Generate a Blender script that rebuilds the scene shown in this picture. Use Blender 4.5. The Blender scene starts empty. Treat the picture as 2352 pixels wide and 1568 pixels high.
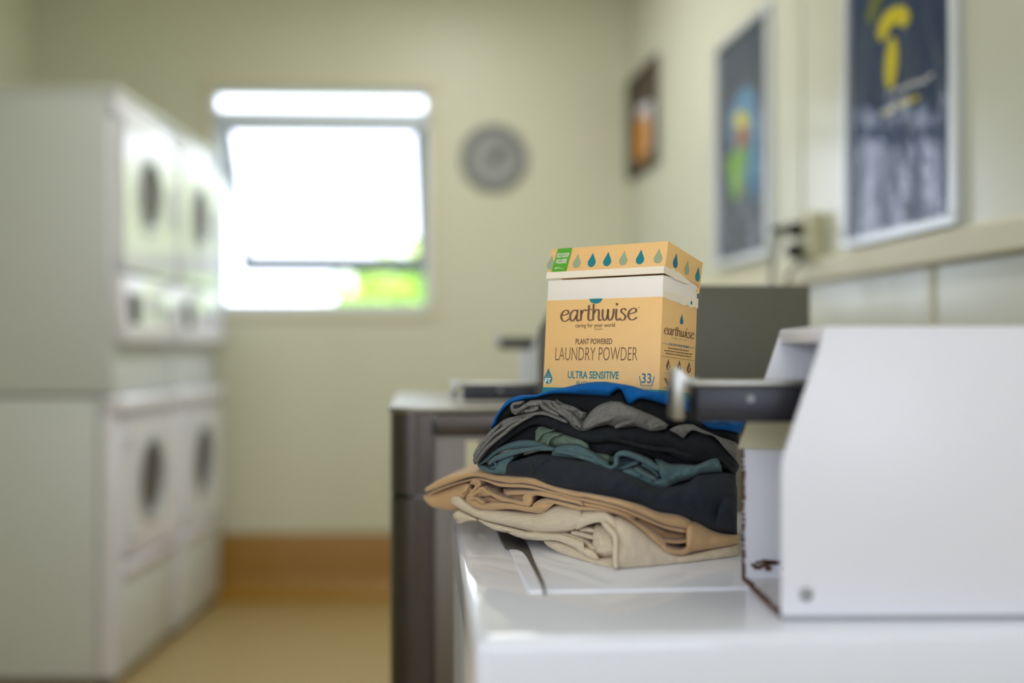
import bpy, bmesh, math, random
from mathutils import Vector, Matrix, noise
random.seed(7)
S = bpy.context.scene
COL = S.collection
# ------------------------------------------------------------------ camera, world, light
F, H, CX, HY = 2613.0, 1.144, 1176.0, 805.0        # focal length in px, eye height, image centre, horizon row
cam_d = bpy.data.cameras.new('camera'); cam = bpy.data.objects.new('camera', cam_d); COL.objects.link(cam)
cam.location = (0, 0, H); cam.rotation_euler = (math.pi/2, 0, 0)
cam_d.sensor_width = 36.0; cam_d.lens = 36.0*F/2352.0
cam_d.shift_y = (HY-784.0)/2352.0
cam_d.clip_start = 0.02; cam_d.clip_end = 300
cam_d.dof.use_dof = True; cam_d.dof.focus_distance = 1.31; cam_d.dof.aperture_fstop = 1.28
S.camera = cam
w = bpy.data.worlds.new('world'); S.world = w; w.use_nodes = True
bg = w.node_tree.nodes['Background']
bg.inputs[0].default_value = (0.80, 0.86, 1.0, 1); bg.inputs[1].default_value = 5.6
S.view_settings.view_transform = 'Standard'; S.view_settings.look = 'None'
S.view_settings.gamma = 1.0; S.view_settings.use_curve_mapping = False
S.view_settings.exposure = -0.17
try:
    S.cycles.use_denoising = True
    S.cycles.max_bounces = 10; S.cycles.diffuse_bounces = 6; S.cycles.glossy_bounces = 5
    S.cycles.sample_clamp_indirect = 6.0
except Exception: pass
def area(name, loc, rot, sx, sy, power=0.0, col=(1, 1, 1), portal=False):
    l = bpy.data.lights.new(name, 'AREA'); l.shape = 'RECTANGLE'; l.size = sx; l.size_y = sy
    l.energy = power; l.color = col
    if portal: l.cycles.is_portal = True
    o = bpy.data.objects.new(name, l); COL.objects.link(o); o.location = loc; o.rotation_euler = rot
    return o
REAR_Y = -3.0
REAR = (-.5, 1.25, 0.95, 2.65)                      # unseen opening behind the camera, shaped for the light it lets in: x0, x1, z0, z1
area('daylight_rear', ((REAR[0]+REAR[1])/2, REAR_Y-.06, (REAR[2]+REAR[3])/2), (math.pi/2, 0, 0), REAR[1]-REAR[0], REAR[3]-REAR[2], portal=True)
area('daylight_window', (-.86, 5.42, 1.85), (-math.pi/2, 0, 0), 1.0, 1.02, portal=True)
area('added_ceiling_fill', (-.25, 3.7, 2.86), (0, 0, 0), .35, 1.3, power=30, col=(1.0, .99, .95))  # unseen fill added to brighten the back wall; no fixture is modelled
area('added_ceiling_fill_near', (.0, .9, 2.86), (0, 0, 0), .35, 1.3, power=6, col=(1.0, .99, .96))  # second added fill, lifts the washer top and the clothes
SIDE = (-2.7, -.1, .95, 2.45)                        # unseen left wall opening, added to brighten the powder box front: y0, y1, z0, z1
area('added_daylight_left', (-2.24, (SIDE[0]+SIDE[1])/2, (SIDE[2]+SIDE[3])/2), (math.pi/2, 0, -math.pi/2), SIDE[1]-SIDE[0], SIDE[3]-SIDE[2], portal=True)
sun_d = bpy.data.lights.new('sun', 'SUN'); sun_d.energy = 9.0; sun_d.angle = .01; sun_d.color = (1.0, .95, .85)
sun = bpy.data.objects.new('sun', sun_d); COL.objects.link(sun); sun.location = (6, 4, 9)
sun.rotation_euler = Vector((-.5, .18, -.8)).to_track_quat('-Z', 'Y').to_euler()

# ------------------------------------------------------------------ helpers
def srgb(r, g, b):
    f = lambda c: (c/255/12.92) if c/255 <= .04045 else ((c/255+.055)/1.055)**2.4
    return (f(r), f(g), f(b), 1)
def P(px, py, d):                                    # point seen at pixel (px,py) that lies d metres away along the view axis
    return Vector(((px-CX)/F*d, d, H-(py-HY)/F*d))
def on_z(px, py, z):
    return P(px, py, (H-z)*F/(py-HY))
MATS = {}
def mat(name, col, rough=.6, metal=0.0, bump=0.0, bscale=200., spec=.5, sheen=0.0, coat=0.0, stretch=(1, 1, 1), var=0.0, vscale=6.0, detail=4):
    m = bpy.data.materials.new(name); m.use_nodes = True; nt = m.node_tree; b = nt.nodes['Principled BSDF']
    b.inputs['Base Color'].default_value = col; b.inputs['Roughness'].default_value = rough
    b.inputs['Metallic'].default_value = metal; b.inputs['Specular IOR Level'].default_value = spec
    if sheen: b.inputs['Sheen Weight'].default_value = sheen
    if coat: b.inputs['Coat Weight'].default_value = coat; b.inputs['Coat Roughness'].default_value = .06
    tc = nt.nodes.new('ShaderNodeTexCoord'); mp = nt.nodes.new('ShaderNodeMapping'); mp.inputs['Scale'].default_value = stretch
    nt.links.new(tc.outputs['Object'], mp.inputs['Vector'])
    if bump:
        n = nt.nodes.new('ShaderNodeTexNoise'); n.inputs['Scale'].default_value = bscale; n.inputs['Detail'].default_value = detail
        nt.links.new(mp.outputs[0], n.inputs['Vector'])
        bp = nt.nodes.new('ShaderNodeBump'); bp.inputs['Strength'].default_value = bump; bp.inputs['Distance'].default_value = .004
        nt.links.new(n.outputs[0], bp.inputs['Height']); nt.links.new(bp.outputs[0], b.inputs['Normal'])
    if var:
        n2 = nt.nodes.new('ShaderNodeTexNoise'); n2.inputs['Scale'].default_value = vscale; n2.inputs['Detail'].default_value = 5
        nt.links.new(mp.outputs[0], n2.inputs['Vector'])
        mx = nt.nodes.new('ShaderNodeMix'); mx.data_type = 'RGBA'
        mx.inputs['A'].default_value = tuple(c*(1-var) for c in col[:3])+(1,)
        mx.inputs['B'].default_value = tuple(min(1, c*(1+var)) for c in col[:3])+(1,)
        nt.links.new(n2.outputs[0], mx.inputs['Factor']); nt.links.new(mx.outputs['Result'], b.inputs['Base Color'])
    MATS[name] = m
    return m
def root_loc(o):
    v = Vector((0, 0, 0))
    while o is not None: v += o.location; o = o.parent
    return v
def mk(name, verts, faces, m, parent=None, smooth=False, local=False, M=None, auto=None):
    if M is not None: verts = [M @ Vector(v) for v in verts]
    if parent is not None and not local:
        r = root_loc(parent); verts = [Vector(v)-r for v in verts]
    me = bpy.data.meshes.new(name); me.from_pydata([tuple(v) for v in verts], [], faces); me.update()
    bm = bmesh.new(); bm.from_mesh(me); bmesh.ops.recalc_face_normals(bm, faces=bm.faces); bm.to_mesh(me); bm.free()
    if m: me.materials.append(m)
    if smooth or auto:
        me.polygons.foreach_set('use_smooth', [True]*len(me.polygons))
        if auto: me.set_sharp_from_angle(angle=math.radians(auto))
    o = bpy.data.objects.new(name, me); COL.objects.link(o)
    if parent is not None: o.parent = parent
    return o
class G:                                             # collects shapes for one mesh
    def __init__(s): s.v = []; s.f = []
    def add(s, v, f):
        n = len(s.v); s.v += [Vector(q) for q in v]; s.f += [tuple(i+n for i in k) for k in f]; return s
    def box(s, x0, x1, y0, y1, z0, z1, bev=0.0, seg=2):
        bm = bmesh.new(); bmesh.ops.create_cube(bm, size=1)
        for v in bm.verts: v.co = Vector(((x0+x1)/2+v.co.x*(x1-x0), (y0+y1)/2+v.co.y*(y1-y0), (z0+z1)/2+v.co.z*(z1-z0)))
        if bev: bmesh.ops.bevel(bm, geom=bm.edges[:], offset=bev, segments=seg, affect='EDGES', profile=.5)
        return s.bm(bm)
    def bm(s, bm):
        bm.verts.index_update(); s.add([v.co.copy() for v in bm.verts], [[v.index for v in f.verts] for f in bm.faces]); bm.free(); return s
    def prism(s, poly, a, b, ax='y', bev=0.0, seg=2): # poly in the two other axes, extruded from a to b along ax
        mkp = {'y': lambda p, t: (p[0], t, p[1]), 'x': lambda p, t: (t, p[0], p[1]), 'z': lambda p, t: (p[0], p[1], t)}[ax]
        bm = bmesh.new(); n = len(poly)
        va = [bm.verts.new(mkp(p, a)) for p in poly]; vb = [bm.verts.new(mkp(p, b)) for p in poly]
        bm.faces.new(va); bm.faces.new(vb[::-1])
        for i in range(n): bm.faces.new((va[i], vb[i], vb[(i+1) % n], va[(i+1) % n]))
        bmesh.ops.recalc_face_normals(bm, faces=bm.faces)
        if bev: bmesh.ops.bevel(bm, geom=bm.edges[:], offset=bev, segments=seg, affect='EDGES', profile=.5)
        return s.bm(bm)
    def lathe(s, prof, c, axis=(0, 0, 1), n=40):     # prof: (radius, height along axis)
        ax = Vector(axis).normalized(); u = ax.orthogonal().normalized(); w_ = ax.cross(u); c = Vector(c); v = []; f = []
        for r, h in prof:
            for i in range(n):
                a = 2*math.pi*i/n; v.append(c+ax*h+(u*math.cos(a)+w_*math.sin(a))*max(r, 1e-5))
        for k in range(len(prof)-1):
            for i in range(n): f.append((k*n+i, k*n+(i+1) % n, (k+1)*n+(i+1) % n, (k+1)*n+i))
        f.append(tuple(range(n))[::-1]); f.append(tuple((len(prof)-1)*n+i for i in range(n)))
        return s.add(v, f)
    def tube(s, pts, r, n=10):
        pts = smooth_path([Vector(p) for p in pts], 6) ; v = []; f = []
        for i, p in enumerate(pts):
            t = (pts[min(i+1, len(pts)-1)]-pts[max(i-1, 0)]).normalized(); u = t.orthogonal().normalized() if i == 0 else (u0-t*u0.dot(t)).normalized()
            u0 = u; b = t.cross(u)
            for k in range(n):
                a = 2*math.pi*k/n; v.append(p+(u*math.cos(a)+b*math.sin(a))*r)
        for i in range(len(pts)-1):
            for k in range(n): f.append((i*n+k, i*n+(k+1) % n, (i+1)*n+(k+1) % n, (i+1)*n+k))
        f.append(tuple(range(n))); f.append(tuple((len(pts)-1)*n+k for k in range(n))[::-1])
        return s.add(v, f)
    def out(s, name, m, parent=None, **k): return mk(name, s.v, s.f, m, parent, **k)
def smooth_path(p, k):                               # Catmull-Rom
    o = []
    for i in range(len(p)-1):
        a, b, c, d = p[max(i-1, 0)], p[i], p[i+1], p[min(i+2, len(p)-1)]
        for j in range(k):
            t = j/k; o.append(.5*((2*b)+(c-a)*t+(2*a-5*b+4*c-d)*t*t+(3*b-a-3*c+d)*t*t*t))
    o.append(p[-1]); return o
def tag(o, label, cat, group=None, kind=None):
    if label: o['label'] = label
    if cat: o['category'] = cat
    if group: o['group'] = group
    if kind: o['kind'] = kind
    return o
def thing(name, loc, label, cat, group=None, rz=0.0):
    o = bpy.data.objects.new(name, None); COL.objects.link(o); o.location = loc; o.rotation_euler = (0, 0, rz); o.empty_display_size = .05
    return tag(o, label, cat, group)
def struct(o): o['kind'] = 'structure'; return o
def dup(root, loc):
    r = root.copy(); COL.objects.link(r); r.location = loc
    for ch in list(root.children):
        c = ch.copy(); COL.objects.link(c); c.parent = r
        for g in list(ch.children):
            d = g.copy(); COL.objects.link(d); d.parent = c
    return r

# ------------------------------------------------------------------ materials
m_wall = mat('cream_wall_panel', srgb(205, 206, 182), .42, bump=.06, bscale=14, var=.03, vscale=2)
m_wallg = mat('glossy_cream_wall_panel', srgb(206, 208, 192), .2, bump=.12, bscale=5, stretch=(1, 1, .45), var=.03, vscale=2, detail=2)
m_trim = mat('cream_trim', srgb(208, 204, 176), .4)
m_ceil = mat('ceiling_paint', srgb(225, 222, 205), .7)
m_floor = mat('tan_vinyl_floor', srgb(168, 146, 100), .45, var=.08, vscale=30, bump=.03, bscale=60)
m_skirt = mat('ochre_vinyl_skirting', srgb(152, 110, 28), .35, var=.04)
m_concrete = mat('pale_concrete', srgb(215, 210, 200), .9, var=.1)
m_enamel = mat('white_enamel', srgb(228, 228, 236), .16, bump=.01, bscale=8, spec=.5)
m_enamel_side = mat('white_enamel_satin', srgb(208, 213, 211), .42, bump=.02, bscale=300)
m_deck = mat('white_porcelain_lid', srgb(228, 231, 244), .07, spec=.5)
m_case = mat('white_painted_steel', srgb(224, 224, 234), .34, bump=.02, bscale=400)
m_cream = mat('cream_painted_steel', srgb(206, 202, 170), .45)
m_rust = mat('rusty_chipped_edge', srgb(92, 58, 40), .85, bump=.5, bscale=300, var=.5, vscale=220)
m_dark = mat('dark_plastic_and_gap', srgb(34, 35, 40), .35)
m_black = mat('black_rubber', srgb(14, 14, 15), .5)
m_deckst = mat('satin_steel_top', srgb(128, 126, 116), .42, metal=.8)
m_slide = mat('dark_steel_slide', srgb(52, 52, 58), .38, metal=.6, var=.2, vscale=40)
m_chrome = mat('worn_chrome', srgb(168, 168, 164), .32, metal=1.0)
m_screw = mat('dull_grey_screw', srgb(150, 152, 156), .5, metal=.3)
m_steel = mat('brushed_dark_steel', srgb(112, 106, 100), .36, metal=1.0, bump=.03, bscale=60, stretch=(1, 1, .05))
m_steel_dark = mat('dark_steel_front', srgb(88, 82, 80), .34, metal=1.0)
m_grey_case = mat('dark_grey_coin_case', srgb(92, 90, 78), .5)
m_glass_dark = mat('smoked_door_glass', srgb(96, 90, 86), .5, spec=.15)
m_gasket = mat('grey_plastic_ring', srgb(190, 195, 198), .3)
m_alu = mat('satin_aluminium', srgb(214, 218, 222), .35, metal=.55)
m_winframe = mat('window_pale_aluminium', srgb(206, 218, 230), .5)
m_sash = mat('dark_grey_sash', srgb(66, 76, 82), .5)
m_clockrim = mat('grey_clock_rim', srgb(128, 130, 130), .6, spec=.2)
m_clockface = mat('grey_clock_face', srgb(154, 157, 155), .6, spec=.2)
m_hand = mat('clock_hand_grey', srgb(70, 72, 72), .5)
m_outlet = mat('cream_outlet_plastic', srgb(196, 194, 160), .4)
m_cord = mat('grey_cord', srgb(120, 122, 108), .5)
m_leaf = mat('yellow_green_leaf', srgb(168, 196, 62), .6, var=.4, vscale=3)  # leaf colour of the tall shrub, varied at random
m_leaf2 = mat('mid_green_leaf', srgb(140, 184, 66), .6, var=.4, vscale=3)  # leaf colour of the low shrub, a little less yellow
m_bark = mat('bark', srgb(90, 72, 55), .9)

# ------------------------------------------------------------------ room
RX = lambda d: 1.165-.117*d                          # right wall
BY = lambda x: 5.36+.05*(x-.54)                      # back wall
LX = -2.16; ZC = 2.92
def quad_wall(name, a, b, z0, z1, th, m, holes=()):  # wall from a to b (xy), thickness th to its left-hand outside, holes (s0,s1,z0,z1) in metres along it
    a = Vector((*a, 0)); b = Vector((*b, 0)); L = (b-a).length; e = (b-a)/L; n = Vector((-e.y, e.x, 0))*th
    ss = sorted({0, L, *[h[0] for h in holes], *[h[1] for h in holes]}); zs = sorted({z0, z1, *[h[2] for h in holes], *[h[3] for h in holes]})
    g = G()
    for i in range(len(ss)-1):
        for j in range(len(zs)-1):
            cs, cz = (ss[i]+ss[i+1])/2, (zs[j]+zs[j+1])/2
            if any(h[0] < cs < h[1] and h[2] < cz < h[3] for h in holes): continue
            q = [a+e*ss[i], a+e*ss[i+1], a+e*ss[i+1]+n, a+e*ss[i]+n]
            v = [x+Vector((0, 0, zs[j])) for x in q]+[x+Vector((0, 0, zs[j+1])) for x in q]
            g.add(v, [(0, 3, 2, 1), (4, 5, 6, 7), (0, 1, 5, 4), (1, 2, 6, 5), (2, 3, 7, 6), (3, 0, 4, 7)])
    return struct(g.out(name, m))
def hitx(px, line='back'):                           # where the ray of column px meets a wall: returns depth
    k = (px-CX)/F
    return (5.36-.05*.54)/(1-.05*k) if line == 'back' else 1.165/(.117+k)
corner = P(1440, 0, hitx(1440)); corner = (RX(5.33), 5.335)
struct(G().box(LX-.1, 2.0, REAR_Y-.1, 5.5, -.1, 0).out('floor', m_floor))
struct(G().box(LX-.1, 2.0, REAR_Y-.1, 5.5, ZC, ZC+.1).out('ceiling', m_ceil))
bl = (LX, BY(LX))
def bs(px): d = hitx(px); return (Vector(((px-CX)/F*d, d))-Vector(bl)).length
WZ0, WZ1 = 1.335, 2.36
quad_wall('wall_back', bl, corner, 0, ZC, .12, m_wall, [(bs(487), bs(986), WZ0, WZ1)])
quad_wall('wall_right', corner, (RX(REAR_Y), REAR_Y), 0, ZC, .12, m_wallg)
quad_wall('wall_left', (LX, REAR_Y), bl, 0, ZC, .1, m_wall, [(SIDE[0]-REAR_Y, SIDE[1]-REAR_Y, SIDE[2], SIDE[3])])
rx = RX(REAR_Y)
quad_wall('wall_rear', (rx, REAR_Y), (LX, REAR_Y), 0, ZC, .1, m_wall, [(rx-REAR[1], rx-REAR[0], REAR[2], REAR[3])])
# coved skirting along the back wall
g = G(); prof = [(0, .302), (.006, .302), (.008, .296), (.008, .12), (.016, .07), (.04, .03), (.085, .008), (.10, .0), (0, 0)]
a = Vector((bl[0], bl[1], 0)); b = Vector((corner[0], corner[1], 0)); e = (b-a).normalized(); nn = Vector((e.y, -e.x, 0))
n = len(prof); v = [q+nn*p[0]+Vector((0, 0, p[1])) for q in (a, b) for p in prof]
g.add(v, [(i, (i+1) % n, n+(i+1) % n, n+i) for i in range(n)]+[tuple(range(n)), tuple(range(n, 2*n))])
struct(g.out('baseboard_back', m_skirt, auto=40))
def wall_frame(line):
    """matrix: local x along the wall (to the right in the picture), y out of the room, z up"""
    if line == 'back': o = Vector((bl[0], bl[1], 0)); e = (Vector((corner[0], corner[1], 0))-o).normalized()
    else: o = Vector((corner[0], corner[1], 0)); e = (Vector((rx, REAR_Y, 0))-o).normalized()
    n = Vector((-e.y, e.x, 0))
    M = Matrix.Identity(4)
    for i in range(3): M[i][0] = e[i]; M[i][1] = n[i]; M[i][2] = (0, 0, 1)[i]; M[i][3] = o[i]
    return M
MB, MR = wall_frame('back'), wall_frame('right'); MRi = MR.inverted(); MBi = MB.inverted()
def rw(px, py):                                       # pixel -> right-wall local (x along, z)
    q = MRi @ P(px, py, hitx(px, 'right')); return q.x, q.z
def bw(px, py):
    q = MBi @ P(px, py, hitx(px)); return q.x, q.z
for k, px in ((2, 168), (3, 797)):
    x, _ = bw(px, 800)
    g = G()
    if k == 2: g.box(x-.02, x+.02, -.006, 0, .302, ZC, .002)
    else: g.box(x-.02, x+.02, -.006, 0, .302, WZ0-.06, .002).box(x-.02, x+.02, -.006, 0, WZ1+.06, ZC, .002)
    struct(g.out('trim_%d' % k, m_wall, M=MB))
x4 = rw(1838, 500)[0]; struct(G().box(x4-.02, x4+.02, -.006, 0, 1.39, ZC, .002).out('trim_4', m_wallg, M=MR))
x5 = rw(2142, 700)[0]; struct(G().box(x5-.012, x5+.012, -.005, 0, 0, 1.32, .002).out('trim_5', m_trim, M=MR))
x6 = rw(1560, 500)[0]; struct(G().box(x6-.02, x6+.02, -.006, 0, 1.39, ZC, .002).out('trim_6', m_wallg, M=MR))
L_R = (Vector((corner[0], corner[1]))-Vector((rx, REAR_Y))).length
struct(G().box(0, L_R, -.03, 0, 1.322, 1.384, .006).out('trim_1', m_trim, M=MR))   # ledge rail

# window in the back wall: casing, fixed top light, awning sash pushed outwards
wx0, wx1 = bs(487), bs(986)
win = bpy.data.objects.new('window_1', None); COL.objects.link(win); struct(win)
g = G()
for (x0, x1, z0, z1) in ((wx0-.045, wx1+.045, WZ1, WZ1+.045), (wx0-.045, wx1+.045, WZ0-.04, WZ0), (wx0-.045, wx0, WZ0, WZ1), (wx1, wx1+.045, WZ0, WZ1)):
    g.box(x0, x1, -.015, .0, z0, z1, .004)
struct(g.out('window_casing', m_trim, win, M=MB))
g = G(); zt = 2.222
for (x0, x1, z0, z1) in ((wx0, wx1, WZ1-.03, WZ1), (wx0, wx1, WZ0, WZ0+.03), (wx0, wx0+.02, zt, WZ1), (wx0, wx0+.055, WZ0, zt), (wx1-.025, wx1, WZ0, WZ1), (wx0, wx1, zt-.042, zt+.042)):
    g.box(x0, x1, .02, .07, z0, z1, .003)
struct(g.out('window_frame', m_winframe, win, M=MB))
def thin_glass():
    m = bpy.data.materials.new('window_glass'); m.use_nodes = True; nt = m.node_tree; nt.nodes.clear()
    o = nt.nodes.new('ShaderNodeOutputMaterial'); mx = nt.nodes.new('ShaderNodeMixShader'); t = nt.nodes.new('ShaderNodeBsdfTransparent'); gl = nt.nodes.new('ShaderNodeBsdfGlossy')
    gl.inputs['Roughness'].default_value = .02; mx.inputs[0].default_value = .07
    nt.links.new(t.outputs[0], mx.inputs[1]); nt.links.new(gl.outputs[0], mx.inputs[2]); nt.links.new(mx.outputs[0], o.inputs[0]); return m
m_glass = thin_glass()
struct(G().box(wx0+.02, wx1-.02, .043, .047, zt+.014, WZ1-.01).out('fixed_pane', m_glass, win, M=MB))
MS = MB @ Matrix.Translation((0, .05, zt-.016)) @ Matrix.Rotation(math.radians(39), 4, 'X')
g = G(); sh = .84; sx0, sx1 = wx0+.026, wx1-.026
for (x0, x1, z0, z1) in ((sx0, sx1, -sh, -sh+.085), (sx0, sx1, -.04, 0), (sx0, sx0+.05, -sh, 0), (sx1-.05, sx1, -sh, 0)):
    g.box(x0, x1, -.02, .02, z0, z1, .002)
sash = struct(g.out('awning_sash', m_sash, win, M=MS))
struct(G().box(sx0+.01, sx1-.01, -.002, .002, -sh+.01, -.01).out('sash_pane', m_glass, win, M=MS))

# outside: ground and shrubs
struct(G().box(-30, 30, 5.7, 60, -.45, -.35).out('ground_outside', m_concrete))
struct(G().box(-30, 30, -40, REAR_Y-.12, -.25, -.11).out('ground_porch', m_concrete))
def bush(label, c, r, n, m, seed):
    rnd = random.Random(seed); g = G(); c = Vector(c); r = Vector(r)
    for i in range(n):
        d = Vector((rnd.gauss(0, 1), rnd.gauss(0, 1), rnd.gauss(0, 1))).normalized()
        k = rnd.uniform(.72, 1.0)*(1+.18*noise.noise(d*2.3+Vector((seed, 0, 0))))
        p = c+Vector((d.x*r.x, d.y*r.y, d.z*r.z))*k
        u = Vector((rnd.gauss(0, 1), rnd.gauss(0, 1), rnd.gauss(0, 1))).normalized(); v2 = u.orthogonal().normalized(); s = rnd.uniform(.05, .11)
        nrm = u.cross(v2)*s*.15
        g.add([p-u*s, p+v2*s*.45+nrm, p+u*s, p-v2*s*.45+nrm], [(0, 1, 2), (0, 2, 3)])
    t = thing('shrub', (c.x, c.y, -.35), label, 'shrub', 'shrubs outside the window')
    g.out('foliage', m, t)
    g = G(); g.tube([(c.x, c.y, -.35), (c.x+.03, c.y, c.z*.5), (c.x, c.y, c.z)], .05); g.out('stem', m_bark, t)
bush('tall bright green shrub outside the window at its right edge', (.95, 9.9, 1.25), (2.3, .9, 1.6), 10000, m_leaf, 1)
bush('low green shrub outside above the window sill', (-.5, 7.5, .62), (1.25, .5, 1.08), 3200, m_leaf2, 2)

# ------------------------------------------------------------------ wall things
def framed(x0, x1, z0, z1, fw, label, name='framed_poster', cat='poster', group=None, fm=None, depth=.022):
    t = thing(name, MR @ Vector(((x0+x1)/2, -.01, z0)), label, cat, group)
    g = G()
    for (a0, a1, b0, b1) in ((x0, x1, z0, z0+fw), (x0, x1, z1-fw, z1), (x0, x0+fw, z0+fw, z1-fw), (x1-fw, x1, z0+fw, z1-fw)):
        g.box(a0, a1, -depth, -.001, b0, b1, .003)
    g.out('frame', fm or m_alu, t, M=MR)
    return t
def sheet_shape(t, name, poly, m, off, th=.0006):
    g = G(); g.prism(poly, -off-th, -off, 'y'); return g.out(name, m, t, M=MR)
def ell(cx, cz, rx_, rz_, a0=0, a1=360, n=28, rot=0):
    o = []
    for i in range(n if a1-a0 >= 360 else n+1):
        a = math.radians(a0+(a1-a0)*i/n); x, z = rx_*math.cos(a), rz_*math.sin(a); c, s = math.cos(rot), math.sin(rot)
        o.append((cx+x*c-z*s, cz+x*s+z*c))
    return o
m_navy = mat('navy_print', srgb(0, 46, 92), .6, spec=.05)
m_navy2 = mat('slate_blue_print', srgb(54, 68, 92), .6, spec=.05)
m_yel = mat('yellow_print', srgb(214, 200, 10), .6, spec=.05)
m_olive = mat('olive_print', srgb(110, 122, 10), .6, spec=.05)
m_lblue = mat('sky_blue_print', srgb(88, 140, 180), .6, spec=.05)
m_grn = mat('green_print', srgb(120, 168, 60), .6, spec=.05)
m_skin = mat('warm_print', srgb(150, 110, 88), .6, spec=.05)
m_paper = mat('white_print', srgb(215, 215, 222), .6, spec=.05)
m_brownp = mat('brown_print', srgb(92, 84, 74), .6, spec=.05)
m_orange = mat('orange_print', srgb(214, 150, 70), .6, spec=.05)
def film_mat():
    m = bpy.data.materials.new('wavy_clear_film'); m.use_nodes = True; nt = m.node_tree; nt.nodes.clear()
    o = nt.nodes.new('ShaderNodeOutputMaterial'); mx = nt.nodes.new('ShaderNodeMixShader'); t = nt.nodes.new('ShaderNodeBsdfTransparent'); gl = nt.nodes.new('ShaderNodeBsdfGlossy')
    gl.inputs['Roughness'].default_value = .045; fr = nt.nodes.new('ShaderNodeFresnel'); fr.inputs[0].default_value = 1.48
    tc = nt.nodes.new('ShaderNodeTexCoord'); mp = nt.nodes.new('ShaderNodeMapping'); mp.inputs['Scale'].default_value = (1, 1, .22)
    n = nt.nodes.new('ShaderNodeTexNoise'); n.inputs['Scale'].default_value = 12; n.inputs['Detail'].default_value = 2; n.inputs['Distortion'].default_value = .9
    bp = nt.nodes.new('ShaderNodeBump'); bp.inputs['Strength'].default_value = .22; bp.inputs['Distance'].default_value = .05
    nt.links.new(tc.outputs['Object'], mp.inputs[0]); nt.links.new(mp.outputs[0], n.inputs['Vector']); nt.links.new(n.outputs[0], bp.inputs['Height'])
    for q in (gl, fr): nt.links.new(bp.outputs[0], q.inputs['Normal'])
    ge = nt.nodes.new('ShaderNodeNewGeometry'); m1 = nt.nodes.new('ShaderNodeMath'); m1.operation = 'SUBTRACT'; m1.inputs[0].default_value = 1.0; nt.links.new(ge.outputs['Backfacing'], m1.inputs[1])
    m2 = nt.nodes.new('ShaderNodeMath'); m2.operation = 'MULTIPLY'; nt.links.new(fr.outputs[0], m2.inputs[0]); nt.links.new(m1.outputs[0], m2.inputs[1]); nt.links.new(m2.outputs[0], mx.inputs[0])
    nt.links.new(t.outputs[0], mx.inputs[1]); nt.links.new(gl.outputs[0], mx.inputs[2]); nt.links.new(mx.outputs[0], o.inputs[0]); return m
m_film = film_mat()
def strokes(t, name, rows, m, off):                   # soft handwriting-like dashes
    rnd = random.Random(3)
    for (pa, pb, h, nseg) in rows:
        g = G(); a, b = rw(*pa), rw(*pb)
        for i in range(nseg):
            f0, f1 = i/nseg, (i+.72)/nseg; dz = rnd.uniform(-.3, .3)*h
            x0, x1 = a[0]+(b[0]-a[0])*f0, a[0]+(b[0]-a[0])*f1; z0 = a[1]+(b[1]-a[1])*f0+dz; z1 = a[1]+(b[1]-a[1])*f1+dz
            g.prism([(x0, z0), (x1, z1), (x1, z1+h), (x0, z0+h)], -off-.0005, -off, 'y')
        g.out(name, m, t, M=MR)
# big poster
x0, z0 = rw(1951, 572); x1 = rw(2212, 520)[0]; z1 = z0+.80
t = framed(x0, x1, z0, z1, .022, 'silver-framed navy poster with yellow wireless symbol under crinkled film, nearest on right wall', group='posters on the right wall')
sheet_shape(t, 'print', [(x0+.01, z0+.01), (x1-.01, z0+.01), (x1-.01, z1-.01), (x0+.01, z1-.01)], m_navy, .004)
g = G()
c = rw(2052, 145); g.prism(ell(c[0], c[1], .031, .058, rot=-.12), -.0062, -.005, 'y')
arcp = [(2020, 78), (2026, 50), (2042, 26), (2064, 14), (2084, 14), (2095, 30), (2092, 52), (2080, 64), (2066, 54), (2052, 58), (2044, 76), (2036, 92), (2026, 94)]
g.prism([rw(*q) for q in arcp], -.0062, -.005, 'y')
g.out('yellow_symbol', m_yel, t, M=MR)
sheet_shape(t, 'outer_arc', [rw(*q) for q in [(1996, 40), (2004, 5), (2020, -30), (2040, -60), (2060, -60), (2040, -25), (2026, 5), (2012, 45), (2000, 58)]], m_olive, .005)
strokes(t, 'white_lettering', [((2058, 216), (2150, 178), .010, 8), ((2030, 262), (2095, 232), .010, 5)], m_paper, .005)
strokes(t, 'yellow_lettering', [((2072, 246), (2120, 226), .010, 3), ((2036, 268), (2062, 254), .008, 2)], m_yel, .0055)
sheet_shape(t, 'film', [(x0+.015, z0+.015), (x1-.015, z0+.015), (x1-.015, z1-.015), (x0+.015, z1-.015)], m_film, .012)
# second poster
x0, z0 = rw(1652, 617); x1 = rw(1777, 588)[0]; z1 = z0+.755
t = framed(x0, x1, z0, z1, .022, 'silver-framed dark blue poster with green figure, between small picture and big poster', group='posters on the right wall')
sheet_shape(t, 'print', [(x0+.01, z0+.01), (x1-.01, z0+.01), (x1-.01, z1-.01), (x0+.01, z1-.01)], m_navy2, .004)
sheet_shape(t, 'blue_arch', [rw(*q) for q in [(1676, 300), (1684, 250), (1700, 215), (1716, 195), (1732, 205), (1742, 240), (1748, 300), (1748, 400), (1740, 480), (1720, 420), (1690, 360)]], m_lblue, .005)
sheet_shape(t, 'face', [rw(*q) for q in [(1690, 320), (1694, 285), (1722, 282), (1728, 312), (1720, 340), (1696, 340)]], m_skin, .006)
sheet_shape(t, 'yellow_cap', [rw(*q) for q in [(1693, 285), (1696, 262), (1708, 256), (1720, 262), (1724, 285), (1708, 296)]], m_yel, .0075)
sheet_shape(t, 'green_coat', [rw(*q) for q in [(1672, 370), (1690, 345), (1722, 340), (1716, 390), (1704, 450), (1692, 462), (1680, 430)]], m_grn, .006)
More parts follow.
